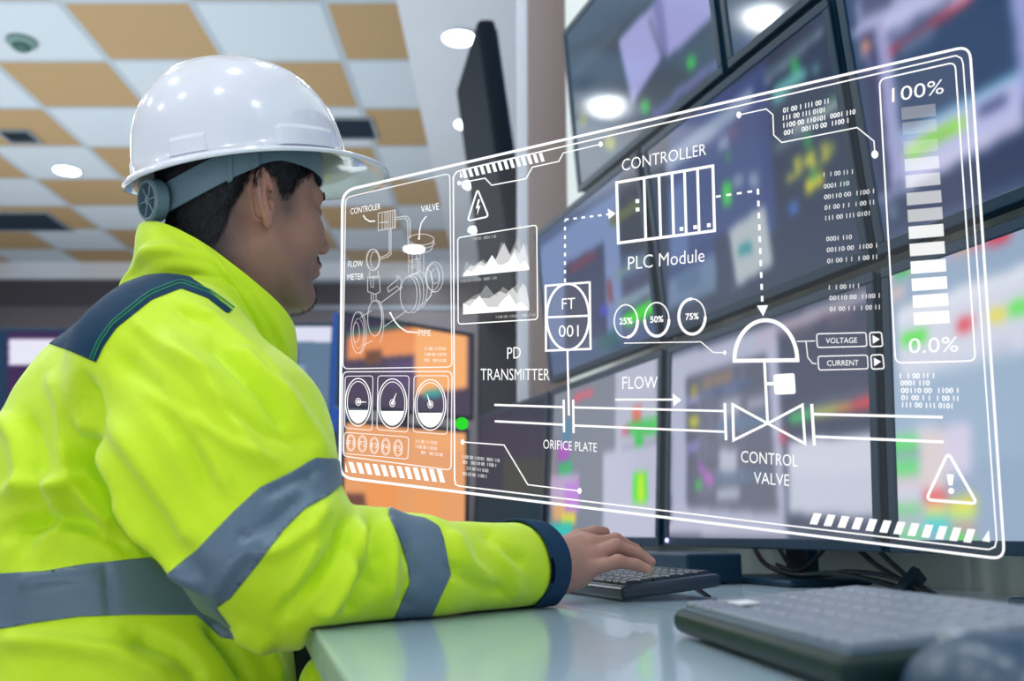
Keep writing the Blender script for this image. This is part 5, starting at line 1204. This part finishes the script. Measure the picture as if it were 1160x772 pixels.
# stand-up collar: loft between an outer base ring and the open top edge
def ringpt(c, f, l, a, b, ang): return c+f*a*math.cos(ang)+l*b*math.sin(ang)
ctr_top = np.array((-.335, 1.093, 0)); V_ = []; rows = 22; seg = 160
fyaw = math.radians(34); cf = np.array((math.cos(fyaw), math.sin(fyaw), 0)); cl_ = np.array((-math.sin(fyaw), math.cos(fyaw), 0))
for j in range(rows+1):
    h = j/rows
    for i in range(seg+1):
        ang = math.radians(-176+352*i/seg) + math.pi   # opening at the front
        an = ang; c_, s_ = math.cos(an), math.sin(an)
        # an = 0 at the front, pi at the nape; local z of the edge
        fr = (c_+1)/2
        ztop = .222+.116*(1-fr)**1.25; zbot = .272*(1-fr)**.8+.13*(1-(1-fr)**.8)
        a_t, b_t = .092-.010*fr, .090; a_b, b_b = .092, .102
        top = np.array((-.335, 1.093, 0))+cf*a_t*c_+cl_*b_t*s_; bot = np.array((-.350, 1.098, 0))+cf*(a_b-.012*fr)*c_+cl_*b_b*s_
        w = h**.8; pt = bot*(1-w)+top*w; pt[2] = Z(zbot*(1-h)+ztop*h)
        pt += (cf*c_+cl_*s_)*(.0035*math.sin(h*5+an*3)+.003*math.sin(an*7+h*3)*(1-h)+.004*math.sin(math.pi*h))
        rad = cf*c_+cl_*s_; dg = math.degrees(an) % 360      # cloth creases running round and down the collar
        for (a0, h0, slope, wd, am) in ((215, .55, .010, .10, .0070), (235, .35, .012, .09, -.0060), (255, .75, -.009, .09, .0050), (275, .45, -.012, .10, -.0055), (300, .55, -.010, .10, .0050), (320, .3, -.008, .1, -.004), (190, .3, .01, .1, .004)):
            pt += rad*am*math.exp(-((h-h0-slope*(dg-a0))/wd)**2)*math.exp(-((dg-a0)/26)**2)
        V_.append(pt)
F_ = [(j*(seg+1)+i, j*(seg+1)+i+1, (j+1)*(seg+1)+i+1, (j+1)*(seg+1)+i) for j in range(rows) for i in range(seg)]
co = link('collar', mesh('collar', V_, F_, True), m_hv, jacket)
md = co.modifiers.new('thickness', 'SOLIDIFY'); md.thickness = .004; md.offset = 0; md2 = co.modifiers.new('soft', 'SUBSURF'); md2.levels = md2.render_levels = 1
bpos = on_cloth(316, 383)
if bpos is None: bpos = A3(P(314, 380, 1.08))
bm = bmesh.new(); add_lathe(bm, frame(Vector(bpos), (1, 0, 0), (0, 0, 1), (0, -1, 0)), [(0, 0), (.006, 0), (.0062, .002), (.005, .0035), (0, .003)], 20); link('snap_button', bm_mesh('snap_button', bm, True), m_navyc, jacket)
def shirt_sdf(p): return smin(ell(p, P(350, 800, 1.13), (.060, .07, .10), NR), ell(p, (-.40, 1.13, Z(-.2)), (.10, .12, .18), NR), .03)+.0015*vnoise(p, 30)
uv_, uq_ = polygonize(shirt_sdf, (-.60, .90, Z(-.42)), (-.12, 1.32, Z(.02)), .005, 12); link('shirt', smesh('shirt', uv_, uq_), mat('navy_shirt', (12, 30, 52), .7), person)
# trousers and shoes (below the frame, under the desk)
hipR, hipL = np.array((-.45, 1.02, .52)), np.array((-.50, 1.20, .52)); knR, knL = hipR+nn*.40+np.array((0, 0, -.005)), hipL+nn*.40+np.array((0, 0, -.005)); anR, anL = knR+nn*.06+np.array((0, 0, -.40)), knL+nn*.10+np.array((0, 0, -.40))
def trous(p):
    d = ell(p, (-.47, 1.12, .54), (.15, .19, .12), NR)
    for a, b_, c_ in ((hipR, knR, anR), (hipL, knL, anL)): d = smin(d, chain(p, [a, b_, c_], [.088, .068, .05], .02), .02)
    return smax(d, .10-p[..., 2], .004)+.002*vnoise(p, 14)
tv, tq = polygonize(trous, (-.72, .84, .06), (.12, 1.5, .70), .008, 12); link('trousers', smesh('trousers', tv, tq), mat('navy_trousers', (16, 30, 48), .7), person)
for an in (anR, anL):
    def shoe(p, an=an):
        o = np.array((an[0], an[1], .035)); d = cone(p, o-nn*.05, o+nn*.14, .036, .034); d = smin(d, cone(p, o, o+np.array((0, 0, .08)), .04, .046), .03); return smax(d, .003-p[..., 2], .003)
    sv, sq = polygonize(shoe, (an[0]-.14, an[1]-.12, -.01), (an[0]+.24, an[1]+.16, .17), .006, 10); link('shoe', smesh('shoe', sv, sq), mat('shoe_leather', (24, 24, 28), .4), person)
print('clothes', _t.time()-_t0)
# the chair he sits on
chair = empty('office_chair', (-.48, 1.12, 0), 'dark swivel office chair under the seated person', 'chair')
bm = bmesh.new(); add_box(bm, frame((-.48, 1.12, .372), nn, dd_, (0, 0, 1)), (-.22, -.23, 0), (.22, .23, .045), .02, 3); link('seat', bm_mesh('seat', bm, True), m_navyc, chair)
bm = bmesh.new(); add_cyl(bm, Matrix.Translation((-.48, 1.12, .085)), .028, .024, .286, 20); link('post', bm_mesh('post', bm), m_navy, chair)
for k in range(5):
    a = k*2*math.pi/5+.3; e = Vector((-.48+.27*math.cos(a), 1.12+.27*math.sin(a), .07)); bm = bmesh.new(); add_tube(bm, [Vector((-.48, 1.12, .095)), e], [.022, .014], 10); l = link('leg', bm_mesh('leg', bm, True), m_navy, chair)
    bm = bmesh.new(); add_cyl(bm, Matrix.Translation(e) @ Matrix.Rotation(a, 4, 'Z') @ Matrix.Translation((0, .014, -.042)) @ Matrix.Rotation(math.pi/2, 4, 'X'), .027, .027, .028, 18); link('castor', bm_mesh('castor', bm), m_navy, l)

# ---------------------------------------------------------------- hard hat
hat = empty('hard_hat', (0, 0, 0)); tag(hat, 'white hard hat with grey ratchet strap worn by the person', 'hard hat')
ht = math.radians(15)
tf = np.array((math.cos(YAW)*math.cos(ht), math.sin(YAW)*math.cos(ht), math.sin(ht))); tl = hl; tu = np.cross(tf, tl)
O = C0+np.array((0, 0, .064))+tf*.000
Mh = frame(Vector(O), Vector(tf), Vector(tl), Vector(tu)); hat.location = Vector(O)
AX, BX, HT = .130, .107, .131
def brim_w(th):
    c = math.cos(th); return .010+.004*max(0, -c)**2+.052*max(0, c)**2.2
def brim_z(th):
    c = math.cos(th); return -.004-.020*max(0, c)**3-.005*max(0, -c)**3
seg = 128; V_ = []; prof = []
nr = 26
for j in range(nr+1):
    ph = (j/nr)*math.pi/2
    prof.append((math.sin(ph)**.88, math.cos(ph)**.92))
def shell_pt(th, s, z, inset=0):
    c, sn = math.cos(th), math.sin(th)
    front = max(0, c)**2
    return Vector(((AX-inset)*s*c, (BX-inset)*s*sn, (HT-inset)*z))
rings = []
for (s, z) in prof: rings.append([shell_pt(2*math.pi*k/seg, s, z) for k in range(seg)])
# crown ridge, raised slightly along the middle
for j, r in enumerate(rings):
    for k, p_ in enumerate(r):
        rdg = math.exp(-(p_.y/.030)**2)*(.0035 if p_.z > .05 else .0035*max(0, p_.z)/.05); r[k] = p_*(1+rdg/.13)
low = []
for (fo, dz) in ((.25, -.001), (.6, -.35), (1.0, -1.0)):
    rg = []
    for k in range(seg):
        th = 2*math.pi*k/seg; w = brim_w(th); base = Vector((AX*math.cos(th), BX*math.sin(th), 0)); out = Vector((BX*math.cos(th), AX*math.sin(th), 0)).normalized()
        rg.append(base+out*w*fo+Vector((0, 0, brim_z(th)*abs(dz)-.001)))
    low.append(rg)
edge = [p_+Vector((0, 0, -.0035)) for p_ in low[-1]]
inner = []
for (fo, dz) in ((.85, 1.0), (.3, .4), (-.03, .1)):
    rg = []
    for k in range(seg):
        th = 2*math.pi*k/seg; w = brim_w(th); base = Vector((AX*math.cos(th), BX*math.sin(th), 0)); out = Vector((BX*math.cos(th), AX*math.sin(th), 0)).normalized()
        rg.append(base+out*w*fo+out*(-.002)+Vector((0, 0, brim_z(th)*dz-.0042)))
    inner.append(rg)
for (s, z) in prof[::-1][1:]: inner.append([shell_pt(2*math.pi*k/seg, s, z, .004) for k in range(seg)])
allr = rings+low+[edge]+inner
V_ = [Mh @ p_ for r in allr for p_ in r]; F_ = [(j*seg+k, (j+1)*seg+k, (j+1)*seg+(k+1) % seg, j*seg+(k+1) % seg) for j in range(len(allr)-1) for k in range(seg)]
m_hat = mat('white_plastic', (236, 238, 248), .14, coat=.6)
me = mesh('shell', V_, F_, True); link('shell', me, m_hat, hat)
# accessory slots: raised pads on the side and the rear quarter
def pad(t0, t1, z0, z1, thick, name, m=m_hat):
    n1, n2 = 14, 4; V = []
    for lay in (0, 1):
        for j in range(n2+1):
            for i in range(n1+1):
                u = i/n1; v = j/n2; th = t0+(t1-t0)*u; z = z0+(z1-z0)*v; ph = math.acos(min(1, (z/HT)**(1/.92))); s = math.sin(ph)**.88
                base = Vector((AX*s*math.cos(th), BX*s*math.sin(th), z)); out = Vector((math.cos(th)/AX, math.sin(th)/BX, .0)).normalized()
                e = min(1, min(u, 1-u)*n1/1.2, (1-v)*n2/1.0+.0) if lay else 0
                V.append(Mh @ (base+out*((-.001) if lay == 0 else (-.0005+thick*max(0.05, min(1, e))))))
    k1 = (n1+1)*(n2+1); Fc = []
    for j in range(n2):
        for i in range(n1):
            a = j*(n1+1)+i; Fc.append((a+k1, a+1+k1, a+n1+2+k1, a+n1+1+k1)); Fc.append((a, a+n1+1, a+n1+2, a+1))
    per = [i for i in range(n1)]+[n1+(n1+1)*j for j in range(n2)]+[(n1+1)*n2+n1-i for i in range(n1)]+[(n1+1)*(n2-j) for j in range(n2)]
    for i in range(len(per)): a, b_ = per[i], per[(i+1) % len(per)]; Fc.append((a, b_, b_+k1, a+k1))
    return link(name, mesh(name, V, Fc, False), m, hat)
R_ = math.radians
pad(R_(-100), R_(-58), .001, .026, .0042, 'accessory_slot'); pad(R_(58), R_(100), .001, .026, .0042, 'accessory_slot')
pad(R_(-156), R_(-134), .001, .022, .0030, 'accessory_slot'); pad(R_(134), R_(156), .001, .022, .0030, 'accessory_slot')
# small lug with a hole under the rim
def lug(th):
    base = Vector((AX*math.cos(th), BX*math.sin(th), -.004)); out = Vector((math.cos(th)/AX, math.sin(th)/BX, 0)).normalized(); tg = Vector((0, 0, 1)).cross(out)
    M = Mh @ frame(base+out*.0125+Vector((0, 0, -.006)), tg, Vector((0, 0, 1)), out); bm = bmesh.new(); n = 24
    A_ = [bm.verts.new(M @ Vector((.0068*math.cos(2*math.pi*k/n)*(1.5 if math.sin(2*math.pi*k/n) > .3 else 1), .0068*math.sin(2*math.pi*k/n)-.004, z))) for z in (0, .003) for k in range(n)]
    B_ = [bm.verts.new(M @ Vector((.0024*math.cos(2*math.pi*k/n), .0024*math.sin(2*math.pi*k/n)-.004, z))) for z in (0, .003) for k in range(n)]
    for k in range(n):
        k2 = (k+1) % n; bm.faces.new((A_[k], A_[k2], A_[n+k2], A_[n+k])); bm.faces.new((B_[k], B_[n+k], B_[n+k2], B_[k2])); bm.faces.new((A_[n+k], A_[n+k2], B_[n+k2], B_[n+k])); bm.faces.new((A_[k], B_[k], B_[k2], A_[k2]))
    link('chin_strap_lug', bm_mesh('chin_strap_lug', bm, False), m_hat, hat)
lug(R_(-52)); lug(R_(52))
# inner headband and nape strap
m_band = mat('grey_strap', (96, 120, 134), .35, coat=.2)
def strip(pts_top, pts_bot, thick, name, m):
    n = len(pts_top); V = []
    for i in range(n):
        t, b_ = Vector(pts_top[i]), Vector(pts_bot[i]); a = Vector(pts_top[min(i+1, n-1)])-Vector(pts_top[max(i-1, 0)]); nn_ = a.cross(t-b_).normalized(); 
        if nn_.dot(t-Vector(C0)) < 0: nn_ = -nn_
        V += [t, b_, b_+nn_*thick, t+nn_*thick]
    Fc = [(0, 1, 2, 3), (4*n-1, 4*n-2, 4*n-3, 4*n-4)]
    for i in range(n-1):
        for k in range(4): a = 4*i+k; b2 = 4*i+(k+1) % 4; Fc.append((a, a+4, b2+4, b2))
    return link(name, mesh(name, V, Fc, False), m, hat)
def bandpt(th, dz, infl=.0): 
    return Vector(C0+hf*(.004)+(hf*(.0965+infl)*math.cos(th)+hl*(.083+infl)*math.sin(th)))+Vector(hu)*dz
def zc(th):   # height of the band's centre: high at the brow, dropping to the nape
    c = math.cos(th); return .066 if c > 0 else .066-.056*abs(c)**1.4
ths = [R_(k) for k in range(-180, 181, 5)]
strip([bandpt(t, zc(t)+.014, .0) for t in ths if abs(t) < R_(125)], [bandpt(t, zc(t)-.014, .0) for t in ths if abs(t) < R_(125)], .002, 'headband', m_band)
def sp(th, dz, infl): return bandpt(th, dz, infl)
rear = [R_(k) for k in range(108, 253, 4)]
strip([sp(t, zc(t)+.017, .004) for t in rear], [sp(t, zc(t)-.017, .004) for t in rear], .0026, 'nape_strap', m_band)
for sgn in (-1, 1):
    t0 = sgn*R_(126); tt = [t0-R_(1.6), t0, t0+R_(1.6)]; strip([sp(t, zc(t)+.0205, .0055) for t in tt], [sp(t, zc(t)-.0205, .0055) for t in tt], .0030, 'strap_guide', m_band)
kc = sp(math.pi, zc(math.pi)-.002, .006); ka = Vector(-hf*.97-hu*.10).normalized(); kx = Vector(hl); ky = ka.cross(kx)
Mk = frame(kc, kx, ky, ka); bm = bmesh.new()
add_lathe(bm, Mk, [(0, .002), (.0215, .002), (.0235, .004), (.0235, .017), (.0215, .019), (.0190, .019), (.0185, .011), (0, .0105)], 40); kb = link('ratchet_knob', bm_mesh('ratchet_knob', bm, False), m_band, hat)
for k in range(6):
    a = k*math.pi/3; bm = bmesh.new(); add_box(bm, Mk @ Matrix.Rotation(a, 4, 'Z'), (.004, -.0011, .0107), (.0192, .0011, .0175), .0004, 1); link('spoke', bm_mesh('spoke', bm), m_band, kb)
bm = bmesh.new(); add_lathe(bm, Mk, [(0, .0107), (.0052, .0107), (.0052, .0180), (.003, .0186), (0, .0186)], 20); link('hub', bm_mesh('hub', bm), m_band, kb)
# ---------------------------------------------------------------- keyboards
m_kb = mat('keyboard_case', (10, 34, 54), .3, coat=.2); m_key = mat('keycap', (20, 34, 50), .34); m_leg = mat('key_legend', (190, 205, 215), .5)
def keyboard(name, label, M, Wd, L, rows, z_front, z_back, keymesh_lab=True, gap=.0022, keyh=.0042, foot=True, mcase=m_kb, mkey=m_key, legends=True, bev=.004):
    """M: x = towards the back of the keyboard, y = along its length; z up from the desk"""
    root = empty(name, M @ Vector((Wd/2, L/2, 0)), label, 'keyboard')
    tl = math.atan2(z_back-z_front, Wd); T = M @ Matrix.Translation((0, 0, .0015)) @ Matrix.Rotation(-tl, 4, 'Y')
    bm = bmesh.new(); add_box(bm, T, (0, 0, 0), (Wd, L, z_front), bev, 3); case = link('case', bm_mesh('case', bm), mcase, root)
    bm = bmesh.new(); add_box(bm, T, (.007, .007, z_front-.0005), (Wd-.007, L-.007, z_front+.0008), .0004, 1); link('key_bed', bm_mesh('key_bed', bm), mat('key_bed', (84, 106, 128), .4), root)  # bed colour lightened to paint in bright reflections between the keys
    nr = len(rows); pit = (Wd-.018)/nr; protos = {}
    for r, row in enumerate(rows):
        tot = sum(row); y = .009; sc_ = (L-.018)/tot; x = .009+r*pit
        for k in row:
            w = k*sc_-gap; key = round(w, 5)
            if key not in protos:
                bm = bmesh.new(); d_ = pit-gap; h = keyh
                b0 = [(-d_/2, -w/2, 0), (d_/2, -w/2, 0), (d_/2, w/2, 0), (-d_/2, w/2, 0)]; i_ = .0016
                lv = [b0, [(a*(1-.0006/abs(a)), c*(1-.0006/abs(c)), h*.7) for a, c, _ in b0], [(a-math.copysign(i_, a), c-math.copysign(i_, c), h) for a, c, _ in b0]]
                vs = [[bm.verts.new(q) for q in l] for l in lv]
                for a, b_ in zip(vs[:-1], vs[1:]):
                    for j in range(4): bm.faces.new((a[j], a[(j+1) % 4], b_[(j+1) % 4], b_[j]))
                bm.faces.new(vs[-1]); bm.faces.new(vs[0][::-1])
                if legends:
                    q = [bm.verts.new((a, c, h+.0002)) for a, c in ((.0005, -.0022), (.0030, -.0022), (.0030, -.0004), (.0005, -.0004))]; f = bm.faces.new(q); f.material_index = 1
                me = bm_mesh('key', bm); me.materials.append(mkey); me.materials.append(m_leg); protos[key] = me
            o = bpy.data.objects.new('key', protos[key]); COL.objects.link(o); o.parent = root
            o.matrix_basis = Matrix.Translation(-root.location) @ (T @ Matrix.Translation((x+pit/2, y+k*sc_/2, z_front+.001)))
            y += k*sc_
    if foot:
        for yy in (.03, L-.03):
            bm = bmesh.new(); a = T @ Vector((Wd-.022, yy, 0)); e = M @ Vector((Wd-.004, yy, .0022)); 
            add_box(bm, frame(a, M.to_3x3() @ Vector((0, 1, 0)), ((e-a).normalized()).cross(M.to_3x3() @ Vector((0, 1, 0))), (e-a).normalized()), (-.008, -.0014, -.001), (.008, .0014, (e-a).length), .0006, 1)
            link('foot', bm_mesh('foot', bm), mcase, root)
    return root
kr = [[1, 1, 1, 8, 1, 1, 1], [1.5, 1, 1, 1, 1, 1, 1, 1, 1, 1, 1, 1.5], [1.4, 1, 1, 1, 1, 1, 1, 1, 1, 1, 1, 1.6], [1.2, 1, 1, 1, 1, 1, 1, 1, 1, 1, 1, 1, 1.3], [1]*14, [.9]*15]
k0 = P(706, 684, 1.188); org_ = Vector((k0.x, k0.y, DESK_Z))
Mk1 = frame(org_, N, D, (0, 0, 1))
kb1 = keyboard('keyboard', 'small black keyboard with raised rear feet under the typing hand', Mk1, .136, .30, [list(reversed(r)) for r in kr], .0155, .030)
a10 = math.radians(6.5); fy = Vector((-math.sin(a10), math.cos(a10), 0)); fx = Vector((math.cos(a10), math.sin(a10), 0))
Lk = .315; c_ = P(762, 704, .82); corner = Vector((c_.x, c_.y, DESK_Z)); o2 = corner-fy*Lk
kb2 = keyboard('keyboard', 'large dark keyboard out of focus in the right foreground', frame(o2, fx, fy, (0, 0, 1)), .168, Lk, [list(reversed(r)) for r in kr], .019, .033, bev=.008, mcase=mat('keyboard_case_green', (6, 40, 40), .5, spec=.3), mkey=mat('grey_keycap', (118, 130, 148), .35))
bm = bmesh.new(); Tl = frame(o2, fx, fy, (0, 0, 1)) @ Matrix.Translation((0, 0, .0015)) @ Matrix.Rotation(-math.atan2(.014, .168), 4, 'Y')
add_box(bm, Tl, (.030, Lk-.085, .0248), (.046, Lk-.055, .0258), .0004, 1); link('label_sticker', bm_mesh('label_sticker', bm), mat('white_sticker', (235, 240, 245), .4), kb2)
# mouse
def mouse():
    c = Vector((.213, .452, DESK_Z)); root = empty('computer_mouse', c, 'glossy dark computer mouse in the lower right corner before the large keyboard', 'mouse')
    Rm = np.stack([A3(fx), A3(fy), np.array((0, 0, 1.))], 1); cc_ = A3(c)
    def sd(p): return smax(smin(ell(p, cc_+np.array((0, 0, .006)), (.032, .056, .030), Rm), ell(p, cc_+A3(fy)*(-.012)+np.array((0, 0, .012)), (.029, .036, .026), Rm), .01), DESK_Z+.0012-p[..., 2], .002)
    v, q = polygonize(sd, cc_-.07, cc_+.07, .0025, 12); link('shell', smesh('shell', v, q), mat('mouse_shell', (40, 70, 98), .34, coat=.1), root)
    bm = bmesh.new(); add_cyl(bm, frame(c+fy*.028+Vector((0, 0, .027)), fy, Vector((0, 0, 1)), fx) @ Matrix.Translation((0, 0, -.004)), .009, .009, .008, 20); link('scroll_wheel', bm_mesh('scroll_wheel', bm), mat('wheel_rubber', (180, 190, 200), .3), root)
mouse()
